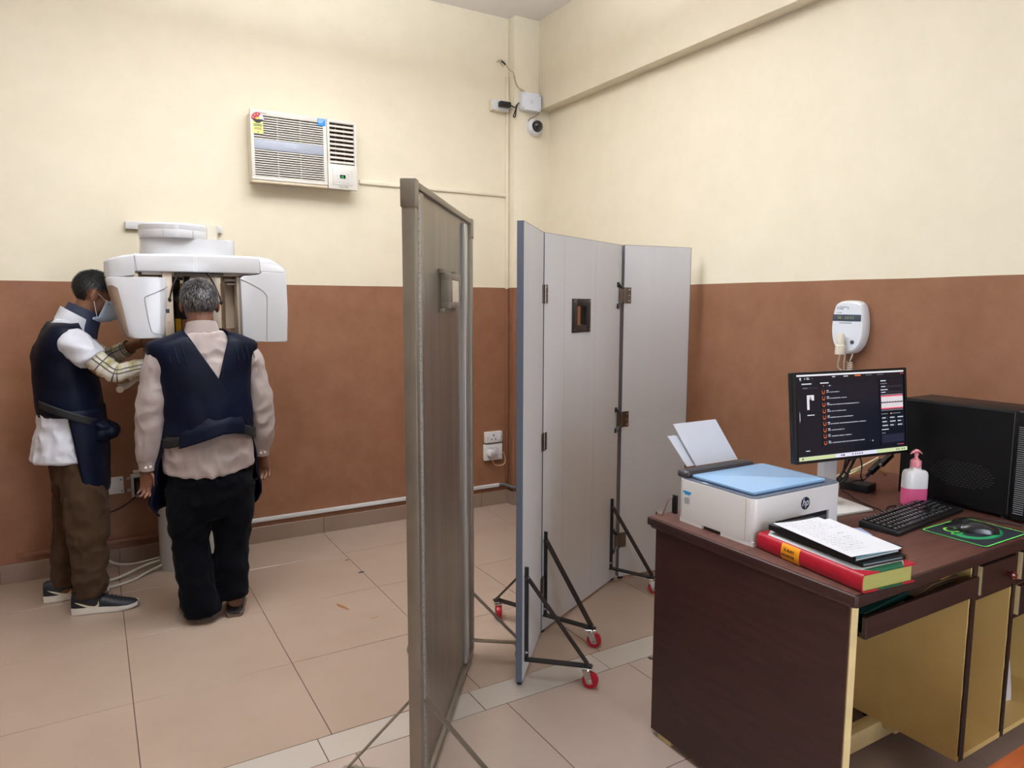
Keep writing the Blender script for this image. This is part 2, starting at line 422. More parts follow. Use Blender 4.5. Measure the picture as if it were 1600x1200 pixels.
obj('lead', MB().tube([(.17, YW-.02, .405), (.13, YW-.02, .37), (.06, YW-.02, .335), (.0, YW-.02, .33), (-.05, YW-.02, .34)], .004, 8, smooth=4), M['black'], t)

# ---------------------------------------------------------------- camera corner: socket with adapter, junction box, dome camera
t = socket_plate('wall_socket', 'white socket box high on the wall with a black adapter plugged in', 2.548, 2.682, 2.905, 2.980, YW, .05)
ta = thing('power_adapter', 'black power adapter plugged into the high wall socket', 'adapter', (2.63, YW-.05, 2.94))
obj('adapter_body', MB().box(2.590, 2.676, YW-.095, YW-.0505, 2.925, 2.962, bev=.006), M['black'], ta)
obj('tied_lead', MB().tube([(2.676, YW-.08, 2.945), (2.70, PY-.02, 2.925), (2.712, PY-.016, 2.945), (2.703, PY-.02, 2.91), (2.688, PY-.02, 2.875), (2.684, PY-.02, 2.858), (2.700, PY-.02, 2.862), (2.708, PY-.016, 2.90), (2.718, PY-.015, 2.945), (2.74, PY-.012, 2.965)], .0042, 8, smooth=4), M['black'], ta)
T = T_axes((2.818, PY, 2.973), (1, 0, 0), (0, 0, 1))
t = thing('junction_box', 'square white junction box high on the corner pillar', 'junction box', (2.818, PY, 2.905))
obj('box_body', MB().prism(rrect(.166, .128, .02, 4), .045, T, bev=.006), M['white'], t)
obj('lid', MB().prism(rrect(.160, .122, .02, 4), .010, T, bev=.003, z0=.0455), mat('cool_white_lid', (222, 225, 234), .35), t)
mb = MB()
for dx in (-.066, .066):
    for dz in (-.048, .048): screw(mb, T @ TR(dx, dz, .0555))
objs('screw', mb, M['steel'], t)
obj('round_mark', MB().tube([T @ Vector((.011*math.cos(a), .011*math.sin(a), .0557)) for a in [2*PI*k/20 for k in range(20)]], .0012, 5, closed=True), mat('grey_mark', (120, 120, 128), .5), t)
T = T_axes((2.868, PY, 2.808), (1, 0, 0), (0, 0, 1))
t = thing('dome_camera', 'white dome security camera with a dark dome on the corner pillar', 'camera', (2.868, PY, 2.75))
obj('base_ring', MB().lathe([(0, 0), (.062, 0), (.063, .02), (.058, .036), (.046, .046), (.042, .046), (.042, .036), (0, .036)], 32, T), M['white'], t)
Td = T @ Matrix.Rotation(math.radians(16), 4, 'Y')
obj('dome', MB().ell((0, 0, 0), (.042, .042, .042), nu=24, nv=14).xf(T @ Matrix.Translation((.008, .004, .036))), mat('smoked_dome', (26, 25, 27), .06, spec=.8), t)
obj('lens', MB().lathe([(0, 0), (.012, 0), (.012, .008), (.007, .009), (0, .006)], 16, T @ Matrix.Translation((-.004, -.006, .0765))), M['blackgloss'], t)
mb = MB()
for a in (100, 220, 340):
    screw(mb, T @ Matrix.Translation((.052*math.cos(math.radians(a)), .052*math.sin(math.radians(a)), .042)), .0035)
objs('screw', mb, M['steel'], t)
cw = mat('beige_wire', (176, 160, 130), .5)
t = thing('camera_cable', 'thin beige cables looping from the wall down to the junction box and camera', 'cable', (2.70, PY, 3.05))
obj('wire', MB().tube([(2.615, YW-.012, 3.262), (2.64, YW-.02, 3.262), (2.67, YW-.03, 3.235), (2.69, YW-.04, 3.20), (2.69, PY-.012, 3.16), (2.71, PY-.012, 3.10), (2.735, PY-.012, 3.065), (2.77, PY-.012, 3.045), (2.805, PY-.015, 3.028)], .003, 7, smooth=5), cw, t)
obj('wire', MB().tube([(2.655, YW-.012, 3.222), (2.64, YW-.012, 3.245), (2.615, YW-.012, 3.255), (2.605, YW-.01, 3.245)], .0024, 6, smooth=4), cw, t)
obj('wire', MB().tube([(2.69, PY-.012, 3.15), (2.70, PY-.012, 3.11), (2.72, PY-.01, 3.075), (2.775, PY-.012, 3.055), (2.80, PY-.012, 3.04), (2.82, PY-.012, 3.037)], .0024, 6, smooth=4), cw, t)
obj('black_sleeve', MB().tube([(2.637, YW-.018, 3.258), (2.652, YW-.025, 3.247), (2.664, YW-.03, 3.232)], .006, 8), M['black'], t)
obj('wire', MB().tube([(2.74, PY-.012, 2.966), (2.748, PY-.012, 3.0), (2.758, PY-.012, 3.02), (2.775, PY-.012, 3.035)], .0024, 6, smooth=4), cw, t)
obj('wire', MB().tube([(2.84, PY-.012, 3.036), (2.885, PY-.02, 3.032), (2.904, PY-.025, 3.0), (2.904, PY-.025, 2.94), (2.895, PY-.02, 2.905), (2.86, PY-.012, 2.88), (2.83, PY-.012, 2.865), (2.815, PY-.012, 2.845)], .0028, 6, smooth=5), mat('grey_wire', (120, 110, 96), .5), t)

# ---------------------------------------------------------------- window air conditioner
t = thing('air_conditioner', 'cream window air conditioner mounted high on the left wall', 'air conditioner', (1.19, YW, 2.245))
F = 4.49
obj('housing', MB().box(.878, 1.512, F+.028, YW, 2.258, 2.655, bev=.006), M['ivory'], t)
acw = mat('ac_white', (214, 208, 198), .45)
mb = MB()   # front frame with two openings
def bx(x0, x1, z0, z1, d=.03, b=.003): mb.box(x0, x1, F, F+d, z0, z1, bev=b)
bx(.873, 1.325, 2.635, 2.668); bx(.873, 1.325, 2.262, 2.280); bx(.873, .893, 2.278, 2.637); bx(1.303, 1.325, 2.278, 2.637)
obj('grille_frame', mb, acw, t)
mb = MB()
bx(1.328, 1.516, 2.648, 2.668, .034); bx(1.328, 1.516, 2.246, 2.398, .034); bx(1.328, 1.344, 2.396, 2.650, .034); bx(1.500, 1.516, 2.396, 2.650, .034)
obj('side_frame', mb, acw, t)
obj('lower_lip', MB().box(.873, 1.325, F+.004, F+.034, 2.246, 2.2615, bev=.004), mat('ac_lip', (206, 190, 162), .4), t)
obj('inner_back', MB().box(.890, 1.305, F+.022, F+.030, 2.275, 2.640), mat('recess_shade', (40, 34, 30), .9), t)  # dark colour stands in for shade in the recess behind the slats
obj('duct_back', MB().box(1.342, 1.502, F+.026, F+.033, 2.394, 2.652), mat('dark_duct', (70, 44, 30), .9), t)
n = 26; p = (2.634-2.281)/n
sl = None
for i in range(n):
    z = 2.281+p*i
    if 2.440 < z+p*.3 < 2.497: continue
    if sl is None: sl = obj('slat', MB().box(.893, 1.303, F+.002, F+.016, 0, p*.52, bev=.0015, seg=1), acw, t)
    else: sl = dup_mesh(sl, 'slat', t)
    sl.location = (0, 0, z)
obj('silver_band', MB().box(.890, 1.304, F-.001, F+.014, 2.440, 2.497, bev=.003), mat('silver_band', (160, 165, 178), .45, var=.06, vs=8), t)
for x in (1.03, 1.165): obj('rib', MB().box(x-.002, x+.002, F+.008, F+.022, 2.279, 2.636), acw, t)
lv = None
for i in range(9):
    z = 2.412+i*.0272
    if lv is None: lv = obj('louvre', MB().box(1.344, 1.500, -.009, .009, -.0025, .0025, bev=.001, seg=1).xf(Matrix.Rotation(math.radians(50), 4, 'X')), acw, t, world=False)
    else: lv = dup_mesh(lv, 'louvre', t)
    lv.location = (-1.19, F+.012-YW, z-2.245); 
lv0 = [c for c in t.children if c.name.startswith('louvre')]
for c in lv0: c.rotation_euler = (0, 0, 0)
for x in (1.385, 1.44): obj('vane', MB().box(x-.001, x+.001, F+.016, F+.03, 2.398, 2.648), mat('vane', (150, 120, 96), .5), t)
obj('control_panel', MB().box(1.356, 1.486, F-.003, F+.004, 2.272, 2.372, bev=.002), mat('ac_panel', (204, 200, 194), .4), t)
P_ = lambda x, z: T_axes((x, F-.0035, z), (1, 0, 0), (0, 0, 1))
obj('display', MB().box(1.402, 1.437, F-.0045, F-.002, 2.312, 2.334), M['blackgloss'], t)
text('display_digits', '16', .022, mat('green_led', (60, 220, 90), .4), t, P_(1.405, 2.3145) @ TR(z=.0012))
mb = MB()
for (x, z) in ((1.385, 2.325), (1.385, 2.305), (1.378, 2.287), (1.402, 2.287), (1.425, 2.287), (1.452, 2.287), (1.455, 2.325), (1.455, 2.340), (1.418, 2.346), (1.455, 2.305)):
    mb.box(x-.004, x+.004, F-.0045, F-.002, z-.002, z+.002)
objs('button', mb, mat('button_grey', (176, 172, 168), .4), t)
dk = mat('dark_ink', (44, 40, 40), .5)
text('maker_lettering', 'VOLTAS', .017, dk, t, T_axes((1.425, F-.0006, 2.255), (1, 0, 0), (0, 0, 1)), align='CENTER')
text('band_lettering', 'V2LTAS'.replace('2', 'O'), .024, mat('band_ink', (190, 195, 206), .3), t, T_axes((1.105, F-.0018, 2.461), (1, 0, 0), (0, 0, 1)), align='CENTER')
text('corner_lettering', 'VOLTAS Vectra'.split()[0]+' classic', .010, mat('corner_ink', (120, 70, 66), .5), t, T_axes((.905, F-.0006, 2.645), (1, 0, 0), (0, 0, 1)))
# energy label (flat print)
mb = MB(); y = F-.0012
mb.quadcol([(.885, y, 2.528), (.945, y, 2.528), (.945, y, 2.595), (.885, y, 2.595)], (216, 222, 128))
def fan(cx, cz, r, a0, a1, rgb, dy, n=10):
    pts = [(cx, y-dy, cz)]+[(cx+r*math.cos(math.radians(a0+(a1-a0)*k/n)), y-dy, cz+r*math.sin(math.radians(a0+(a1-a0)*k/n))) for k in range(n+1)]
    mb.quadcol(pts, rgb)
fan(.915, 2.612, .036, 60, 190, (176, 26, 44), .0004); fan(.915, 2.612, .036, 0, 60, (226, 214, 226), .0004)
mb.quadcol([(.882, y-.0005, 2.610), (.948, y-.0005, 2.610), (.925, y-.0005, 2.588), (.905, y-.0005, 2.588)], (34, 26, 28))
fan(.915, 2.608, .014, 20, 170, (226, 190, 60), .0008)
for k in range(3):
    a = math.radians(165-38*k); cx, cz = .915+.026*math.cos(a), 2.612+.026*math.sin(a)
    mb.quadcol([(cx-.004, y-.0009, cz), (cx, y-.0009, cz-.004), (cx+.004, y-.0009, cz), (cx, y-.0009, cz+.004)], (250, 246, 240))
for (z, w_, c_) in ((2.580, .045, (60, 60, 40)), (2.572, .05, (60, 60, 40)), (2.560, .04, (150, 130, 60)), (2.553, .044, (170, 110, 70)), (2.536, .010, (60, 60, 40))):
    mb.quadcol([(.915-w_/2, y-.0004, z-.0022), (.915+w_/2, y-.0004, z-.0022), (.915+w_/2, y-.0004, z+.0022), (.915-w_/2, y-.0004, z+.0022)], c_)
obj('energy_label', mb, M['print'], t, norm=False, label='yellow energy label with a red star dial')
mb = MB()
mb.quadcol([(1.270, y, 2.618), (1.318, y, 2.618), (1.318, y, 2.660), (1.270, y, 2.660)], (34, 128, 214))
for (x0, x1, z) in ((1.274, 1.312, 2.651), (1.274, 1.306, 2.643), (1.274, 1.300, 2.635)): mb.quadcol([(x0, y-.0004, z), (x1, y-.0004, z), (x1, y-.0004, z+.004), (x0, y-.0004, z+.004)], (176, 216, 244))
obj('blue_sticker', mb, M['print'], t, norm=False, label='small blue sticker')

# ---------------------------------------------------------------- bracket bar behind the scanner
t = thing('wall_bracket', 'grey bracket bar fixed to the wall behind the top of the scanner', 'bracket', (.45, YW, 1.94))
obj('bar', MB().box(.197, .707, YW-.03, YW, 1.945, 1.988, bev=.003), mat('bracket_grey', (206, 205, 206), .4), t)
obj('stand_off', MB().box(.40, .50, YW-.06, YW-.029, 1.945, 1.985, bev=.003), M['steel'], t)
# ================================================================ steel mobile screen
SS = mat('brushed_steel', (124, 115, 104), .34, metal=.75, rgb2=(146, 136, 122), vs=2.2, stretch=(6, 6, .6), bump=.05, bs=200)
SSd = mat('dull_steel', (142, 133, 120), .45, metal=.7, var=.12, vs=6)
weld = mat('rough_weld', (116, 112, 106), .6, metal=.4, rgb2=(188, 184, 178), vs=120, bump=1, bs=250)
N0 = Vector((.785, 1.848, 0)); su = Vector((.6, .8, 0)); sn = Vector((.8, -.6, 0)); up = Vector((0, 0, 1))
# frame: local x along the screen, y up, z out of the visible face
TS = T_axes(N0, su, up)
L_, H_ = .985, 1.874; zb = .022
t = thing('steel_screen', 'tall brushed steel radiation screen on casters, standing nearest the camera', 'screen', tuple(N0+su*.5), 0)
def sp(name, mb, m, **k): return obj(name, mb.xf(TS), m, t, **k)
D = .038
sp('panel', MB().box(.03, L_-.03, zb+.02, H_-.018, -D+.006, -.012), SS)
sp('stile', MB().box(0, .036, zb, H_, -D, 0, bev=.003), SSd)
sp('stile', MB().box(L_-.036, L_, zb, H_, -D, 0, bev=.003), SSd)
sp('rail', MB().box(.030, L_-.030, H_-.020, H_, -D, 0, bev=.003), SSd)
sp('rail', MB().box(.030, L_-.030, zb, zb+.024, -D, .002, bev=.003), SSd)
sp('weld_strip', MB().box(.041, .064, zb+.034, H_-.034, -.013, .0015, bev=.002), weld, label='pitted grey sealing strip beside the near stile')
sp('glazing_bar', MB().box(.064, .118, zb+.034, H_-.024, -.013, -.002, bev=.002), SS)
sp('glazing_bar', MB().box(L_-.20, L_-.145, zb+.034, H_-.034, -.013, .002, bev=.002), mat('bright_bar', (186, 186, 184), .35, metal=.8), label='brighter vertical bar near the far stile')
sp('corner_cap', MB().box(-.003, .040, H_-.075, H_+.003, -D-.003, .003, bev=.003), SSd)
sp('corner_cap', MB().box(L_-.040, L_+.003, H_-.075, H_+.003, -D-.003, .003, bev=.003), SSd)
# viewing window box
vf = sp('viewing_window', MB().box(.39, .585, 1.518, 1.54, -.012, .022, bev=.002).box(.39, .585, 1.613, 1.635, -.012, .022, bev=.002).box(.39, .425, 1.538, 1.615, -.012, .022, bev=.002).box(.555, .585, 1.538, 1.615, -.012, .022, bev=.002), SSd)
sp('pane', MB().box(.42, .56, 1.535, 1.618, .008, .0185), mat('lead_glass', (226, 218, 198), .12, spec=.6), label='pale glass pane')
mb = MB()
for x in (.375, .60):
    for z in (1.512, 1.641): mb.box(x-.010, x+.010, z-.007, z+.007, -.012, .006, bev=.002)
objs('clip', mb.xf(TS), SSd, t)
# outriggers: foot bar, diagonal brace, wheel, on both faces near each end
def caster(name, root, P0, yaw, hgt, wr, ww, wm, pm, spin=0):
    """swivel caster whose plate sits at P0 (world), hgt above the floor"""
    T = TR(P0[0], P0[1], 0, yaw)
    off = -.016
    c = obj(name, MB().box(-.024, .024, -.020, .020, hgt-.004, hgt, T=T, bev=.001, seg=1).lathe([(0, hgt-.014), (.019, hgt-.014), (.021, hgt-.010), (.019, hgt-.004), (0, hgt-.004)], 18, T), pm, root)
    fk = MB()
    for s_ in (-1, 1):
        yy = s_*(ww/2+.003)
        q = [(-.015, hgt-.010), (.017, hgt-.010), (off+.013, wr-.010), (off, wr-.014), (off-.012, wr-.008)]
        fk.prism(q, .0022, T @ Matrix(((1, 0, 0, 0), (0, 0, -1, yy+.0011), (0, 1, 0, 0), (0, 0, 0, 1))))
    obj('fork', fk, pm, c)
    Tw = T @ Matrix.Translation((off, 0, wr)) @ Matrix.Rotation(PI/2, 4, 'X')
    obj('wheel', MB().lathe([(.006, -ww/2), (wr*.72, -ww/2), (wr*.95, -ww/2), (wr, -ww/2+.003), (wr, ww/2-.003), (wr*.95, ww/2), (wr*.72, ww/2), (.006, ww/2)], 28, Tw), wm, c)
    obj('axle', MB().lathe([(0, -ww/2-.008), (.006, -ww/2-.008), (.006, ww/2+.008), (0, ww/2+.008)], 12, Tw), M['steel'], c)
    return c
wheelgrey = mat('grey_wheel', (126, 118, 108), .45)
for s_ in (.05, L_-.05):
    for sd in (1, -1):
        z0 = 0 if sd > 0 else -D
        reach = .215
        b0 = TS @ Vector((s_, .085, z0)); b1 = TS @ Vector((s_, .085, z0+sd*reach)); tp = TS @ Vector((s_, .30 if s_ > .5 else .335, z0))
        obj('foot_bar', MB().bar(b0, b1+.012*sd*sn, .026, .004, up=su), SSd, t)
        obj('brace', MB().bar(tp, b1, .024, .004, up=su), SSd, t)
        caster('caster', t, b1-.012*sd*sn, math.atan2(-sn.y*sd, -sn.x*sd)+.5, .083, .034, .020, wheelgrey, SSd)

# ================================================================ grey three-panel folding screen
GP = mat('grey_laminate', (204, 204, 206), .5, rgb2=(209, 209, 211), vs=1.5, stretch=(5, 5, .3))
GE = mat('blue_grey_edging', (92, 98, 110), .45)
A = Vector((1.414, 2.298, 0)); B = Vector((1.725, 2.635, 0)); Cc = Vector((2.445, 2.984, 0)); Dd = Vector((2.895, 2.925, 0))
TH = .025; ZT = 1.842; ZB = .016
t = thing('folding_screen', 'light grey three-panel folding screen on red casters, standing behind the steel screen', 'screen', tuple(B), 0)
def leaf(a, b, extra=None, label=None, hole=None):
    d = (b-a).normalized(); ln = (b-a).length
    T = T_axes(a, d, up)     # z = out of visible (camera) side
    mb = MB()
    if hole:
        x0, x1, z0, z1 = hole
        for q in ((0.003, x0, ZB, ZT), (x1, ln-.003, ZB, ZT), (x0, x1, ZB, z0), (x0, x1, z1, ZT)): mb.box(q[0], q[1], q[2], q[3], -TH, 0)
        bmesh.ops.remove_doubles(mb.bm, verts=mb.bm.verts, dist=1e-5)
    else: mb.box(.003, ln-.003, ZB, ZT, -TH, 0)
    p = obj('leaf', mb.xf(T), GP, t)
    e = MB()
    e.box(0, .003, ZB, ZT+.001, -TH-.0006, .0004); e.box(ln-.003, ln, ZB, ZT+.001, -TH-.0006, .0004); e.box(.003, ln-.003, ZT, ZT+.0016, -TH-.0006, .0004)
    objs('edging', e.xf(T), GE, p, label='blue-grey edge band')
    f = MB()
    for x in (.02, ln-.02): f.box(x-.012, x+.012, .001, ZB, -TH+.003, -.003, bev=.002)
    objs('foot_pad', f.xf(T), M['rubber'], p)
    return p, T, d
l1, T1, d1 = leaf(A, B)
l2, T2, d2 = leaf(B+.004*(Cc-B).normalized(), Cc, hole=(.305, .395, 1.425, 1.53))
l3, T3, d3 = leaf(Cc+Vector((.012, -.012, 0)), Dd)
# board joints on the middle leaf, as shallow grooves
for x in (.185, .50):
    obj('board_joint', MB().box(x-.0008, x+.0008, ZB+.05, ZT-.02, -.0004, .0004).xf(T2), mat('joint', (182, 181, 181), .6), l2)
# viewing window
w_ = obj('viewing_window', MB().box(.258, .302, 1.395, 1.557, -.001, .006, bev=.001).box(.398, .442, 1.395, 1.557, -.001, .006, bev=.001).box(.300, .400, 1.395, 1.428, -.001, .006, bev=.001).box(.300, .400, 1.524, 1.557, -.001, .006, bev=.001).xf(T2), M['blackmetal'], t)
mb = MB(); mb.box(.302, .307, 1.426, 1.526, -TH-.004, .005).box(.393, .398, 1.426, 1.526, -TH-.004, .005).box(.302, .398, 1.426, 1.431, -TH-.004, .005).box(.302, .398, 1.521, 1.526, -TH-.004, .005)
obj('liner', mb.xf(T2), M['black'], w_)
obj('pane', MB().box(.306, .394, 1.430, 1.522, -.016, -.010).xf(T2), mat('clear_glass', (240, 225, 205), .02, trans=1.0), w_)
mb = MB()
for x in (.272, .428):
    for z in (1.408, 1.544): screw(mb, T2 @ TR(x, z, .006), .0045)
objs('screw', mb, M['chrome'], w_)
# hinges
def hinge(Ta, Tb, xa, xb, z, h, name='hinge'):
    """two leaves and a knuckle between two panel frames"""
    hg = MB()
    hg.box(xa-.030, xa-.003, z, z+h, .0005, .004, T=Ta, bev=.0008, seg=1)
    k = obj(name, hg, M['hinge'], t)
    obj('hinge_leaf', MB().box(xb+.003, xb+.030, z, z+h, .0005, .004, T=Tb, bev=.0008, seg=1), M['hinge'], k)
    p = Tb @ Vector((xb, z, .007)); q = Tb @ Vector((xb, z+h, .007))
    obj('knuckle', MB().tube([p, q], .0055, 10), M['hinge'], k)
    sc = MB()
    for zz in (.15, .5, .85):
        screw(sc, Ta @ TR(xa-.017, z+h*zz, .004), .0035); screw(sc, Tb @ TR(xb+.017, z+h*zz, .004), .0035)
    objs('screw', sc, M['chrome'], k)
ln1 = (B-A).length
for z in (1.535, .872, .195): hinge(T1, T2, ln1, .0, z, .082)
def strap_hinge(z):
    """hinge on the far fold, held on the middle leaf by a black strap"""
    k = obj('hinge', MB().box(.006, .046, z, z+.085, .0005, .004, T=T3, bev=.0008, seg=1), M['hinge'], t)
    obj('hinge_leaf', MB().box(-.032, -.004, z+.006, z+.079, .0065, .010, T=T3, bev=.0008, seg=1), M['hinge'], k)
    obj('knuckle', MB().tube([T3 @ Vector((0, z, .007)), T3 @ Vector((0, z+.085, .007))], .0055, 10), M['hinge'], k)
    s = MB()
    x = (Cc-B).length-.038
    s.box(x-.012, x+.012, z+.085, z+.112, .0005, .006, T=T2, bev=.002).box(x-.012, x+.012, z-.028, z-.002, .0005, .006, T=T2, bev=.002)
    s.bar(T2 @ Vector((x, z+.10, .006)), T3 @ Vector((-.016, z+.072, .006)), .014, .004, up=sn); s.bar(T2 @ Vector((x, z-.015, .006)), T3 @ Vector((-.016, z+.012, .006)), .014, .004, up=sn)
    objs('strap', s, M['blackmetal'], k, label='black strap')
    sc = MB()
    for zz in (.15, .5, .85): screw(sc, T3 @ TR(.034, z+.085*zz, .004), .0035)
    for zz in (.098, -.015): screw(sc, T2 @ TR(x, z+zz, .006), .005)
    objs('screw', sc, M['chrome'], k)
for z in (1.535, .865, .185): strap_hinge(z)
# outriggers
def outrigger(Tf, x, back=False, ztop=.49, reach=.25, yaw=0):
    s_ = -1 if back else 1
    z0 = -TH if back else 0
    P = lambda yy, zz: Tf @ Vector((x, yy, z0+s_*zz))
    sx = Tf.to_3x3() @ Vector((1, 0, 0))
    b = obj('outrigger', MB().bar(P(.085, .003), P(ztop, .003), .028, .005, up=Tf.to_3x3() @ Vector((0, 0, 1))), M['blackmetal'], t)
    obj('foot_bar', MB().bar(P(.089, .003), P(.089, reach+.02), .030, .007, up=sx), M['blackmetal'], b)
    obj('brace', MB().bar(P(ztop-.035, .006), P(.096, reach+.005), .028, .007, up=sx), M['blackmetal'], b)
    bm_ = MB()
    for yy in (ztop-.045, .118): bm_.lathe([(0, 0), (.008, 0), (.008, .005), (.005, .006), (.005, .014), (0, .014)], 6, Tf @ Matrix.Translation((x, yy, z0+s_*.005)) @ (Matrix.Rotation(PI, 4, 'X') if back else Matrix.Identity(4)))
    bm_.lathe([(0, .092), (.006, .092), (.006, .104), (0, .104)], 6, TR(*P(0, reach-.005)))
    objs('bolt', bm_, M['chrome'], b)
    nrm = (Tf.to_3x3() @ Vector((0, 0, s_)))
    caster('caster', t, P(0, reach), yaw, .0865, .0325, .025, M['red'], M['chrome'])
outrigger(T1, .052, ztop=.48, reach=.255, yaw=2.3)
outrigger(T2, .020, ztop=.49, reach=.245, yaw=2.5)
outrigger(T2, .725, ztop=.48, reach=.245, yaw=2.6)
outrigger(T2, .035, back=True, ztop=.40, reach=.245, yaw=1.2)
# ================================================================ desk
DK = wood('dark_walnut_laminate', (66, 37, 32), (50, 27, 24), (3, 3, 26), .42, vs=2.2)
DKT = wood('dark_walnut_lit', (100, 64, 55), (80, 48, 41), (2.2, 24, 24), .36, vs=2.0)  # paler copy of the walnut with the light on the top put in
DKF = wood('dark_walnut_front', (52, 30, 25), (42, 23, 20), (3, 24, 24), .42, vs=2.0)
CR = mat('cream_board', (218, 186, 116), .5, var=.06, vs=4)
CRE = mat('cream_edge', (226, 202, 146), .5, var=.1, vs=14)
Z = .80
t = thing('desk', 'dark brown laminate office desk with cream interior and open pedestal', 'desk', (2.3, 1.42, 0))
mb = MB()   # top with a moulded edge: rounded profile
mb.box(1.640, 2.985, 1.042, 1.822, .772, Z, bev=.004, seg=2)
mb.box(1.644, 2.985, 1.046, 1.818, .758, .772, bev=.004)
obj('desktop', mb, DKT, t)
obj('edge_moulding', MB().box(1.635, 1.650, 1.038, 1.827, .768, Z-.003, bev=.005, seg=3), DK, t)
obj('edge_moulding', MB().box(1.640, 2.985, 1.036, 1.050, .762, Z-.003, bev=.005, seg=3), DKF, t)  # darker wood puts the shadow on the front edge into its colour
sd = obj('side_panel', MB().box(1.650, 1.686, 1.064, 1.795, .022, .760), DK, t)
obj('cream_edge_band', MB().box(1.658, 1.687, 1.0605, 1.065, .022, .758), CRE, sd, label='bare cream front edge')
obj('inner_face', MB().box(1.684, 1.6885, 1.066, 1.79, .022, .756), CR, sd, label='cream inner face')
obj('side_foot', MB().box(1.655, 1.684, 1.70, 1.765, 0, .024, bev=.002), CRE, t); obj('side_foot', MB().box(1.655, 1.684, 1.09, 1.15, 0, .024, bev=.002), CRE, t)
obj('foot_rail', MB().box(1.686, 2.34, 1.315, 1.36, .045, .113, bev=.002), CRE, t, label='cream foot rail near the floor')
def divider(x0, x1, z0=.112, z1=.758):
    p = obj('divider', MB().box(x0, x1, 1.067, 1.775, z0, z1), CR, t)
    e = MB()   # dark edge band, chipped on its left side
    n = 26; zz = [z0+(z1-z0)*i/n for i in range(n+1)]
    L = [(x0+.004+rnd.uniform(0, .0035)*(1 if rnd.random() < .5 else .2), z) for z in zz]; Rr = [(x1, z) for z in reversed(zz)]
    e.prism(L+Rr, .006, T_axes((0, 1.0675, 0), (1, 0, 0), (0, 0, 1)))
    obj('edge_band', e, DKF, p, label='chipped dark front edge band'); return p
divider(2.255, 2.285); divider(2.508, 2.532); divider(2.952, 2.980, .0, .758)
obj('pedestal_floor', MB().box(2.258, 2.978, 1.063, 1.775, .112, .130), CR, t)
obj('pedestal_back', MB().box(2.258, 2.978, 1.775, 1.790, .112, .758), CR, t)
obj('modesty_panel', MB().box(1.688, 2.258, 1.760, 1.776, .30, .758), CR, t)
for (x, y) in ((2.45, 1.45), (2.93, 1.33), (2.45, 1.72), (2.93, 1.72)): obj('pedestal_foot', MB().box(x-.035, x+.035, y-.03, y+.03, 0, .113, bev=.002), DKF, t)
obj('rail_end', MB().box(2.27, 2.36, 1.27, 1.318, .085, .113, bev=.002), CRE, t)
obj('drawer_rail', MB().box(2.286, 2.952, 1.064, 1.082, .632, .652), DKF, t); obj('drawer_rail', MB().box(2.533, 2.952, 1.064, 1.082, .516, .530), DKF, t)
obj('top_rail', MB().box(1.688, 2.952, 1.064, 1.080, .744, .759), DKF, t)
def drawer(x0, x1, z0, z1, knob=True):
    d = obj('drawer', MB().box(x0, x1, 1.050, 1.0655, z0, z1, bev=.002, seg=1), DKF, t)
    e = MB().box(x0-.0016, x0+.0005, 1.052, 1.0655, z0+.001, z1-.001); 
    obj('cream_edge_band', e, CRE, d, label='cream side edge of the drawer front')
    if knob: obj('knob', MB().lathe([(0, 0), (.008, 0), (.007, .008), (.013, .016), (.014, .022), (.009, .028), (0, .029)], 18, T_axes(((x0+x1)/2+.04, 1.050, (z0+z1)/2-.003), (1, 0, 0), (0, 0, 1))), mat('red_wood_knob', (96, 20, 16), .18, coat=.5), d, label='glossy red-brown knob')
    return d
drawer(2.290, 2.503, .652, .744); drawer(2.540, 2.945, .652, .744); drawer(2.540, 2.945, .532, .630)
# keyboard tray
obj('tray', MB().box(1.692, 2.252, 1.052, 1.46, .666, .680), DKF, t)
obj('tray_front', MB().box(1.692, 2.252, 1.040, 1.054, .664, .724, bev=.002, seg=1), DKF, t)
obj('runner', MB().box(1.689, 1.702, 1.075, 1.48, .628, .666, bev=.002), M['rubber'], t); obj('runner', MB().box(2.242, 2.255, 1.075, 1.48, .640, .666, bev=.002), M['rubber'], t)

# things in the tray and pedestal
GRN = mat('green_cloth', (14, 66, 56), .6, var=.1, vs=20)
PG = mat('cream_pages', (206, 178, 118), .7, bump=.6, bs=220, stretch=(.1, .1, 6))
t = thing('green_book', 'dark green covered book lying in the tray slot under the desktop', 'book', (1.83, 1.17, .68), math.radians(6))
obj('pages', MB().box(-.10, .125, -.085, .12, .004, .018), PG, t, world=False); obj('cover', MB().box(-.115, .125, -.085, .122, 0, .004, bev=.001, seg=1).box(-.115, .135, -.092, .122, .0175, .0400, bev=.002, seg=1).box(-.117, -.112, -.085, .122, 0, .030), GRN, t, world=False)
t = thing('paper_bundle', 'folded brown paper bundle in the tray slot under the desktop', 'papers', (2.10, 1.15, .68), math.radians(4))
bp_ = mat('kraft_paper', (124, 96, 74), .7, var=.1); yl = mat('yellow_slip', (196, 150, 44), .6)
s_ = MB()
for k in range(4):
    w = .10+.012*k; s_.rings([[Vector((-w, y, .003+.009*k)), Vector((-w*.3, y, .010+.011*k)), Vector((w*.4, y, .006+.011*k)), Vector((w, y, .004+.009*k)), Vector((w, y, .006+.009*k)), Vector((w*.4, y, .0085+.011*k)), Vector((-w*.3, y, .0125+.011*k)), Vector((-w, y, .005+.009*k))] for y in (-.07, .12)])
obj('folded_sheet', s_, bp_, t, world=False, kind='stuff'); obj('yellow_slip', MB().box(.02, .10, -.068, .05, .0455, .048), yl, t, world=False)
t = thing('red_box', 'small red carton at the back of the narrow open pedestal shelf', 'box', (2.40, 1.26, .130), .3)
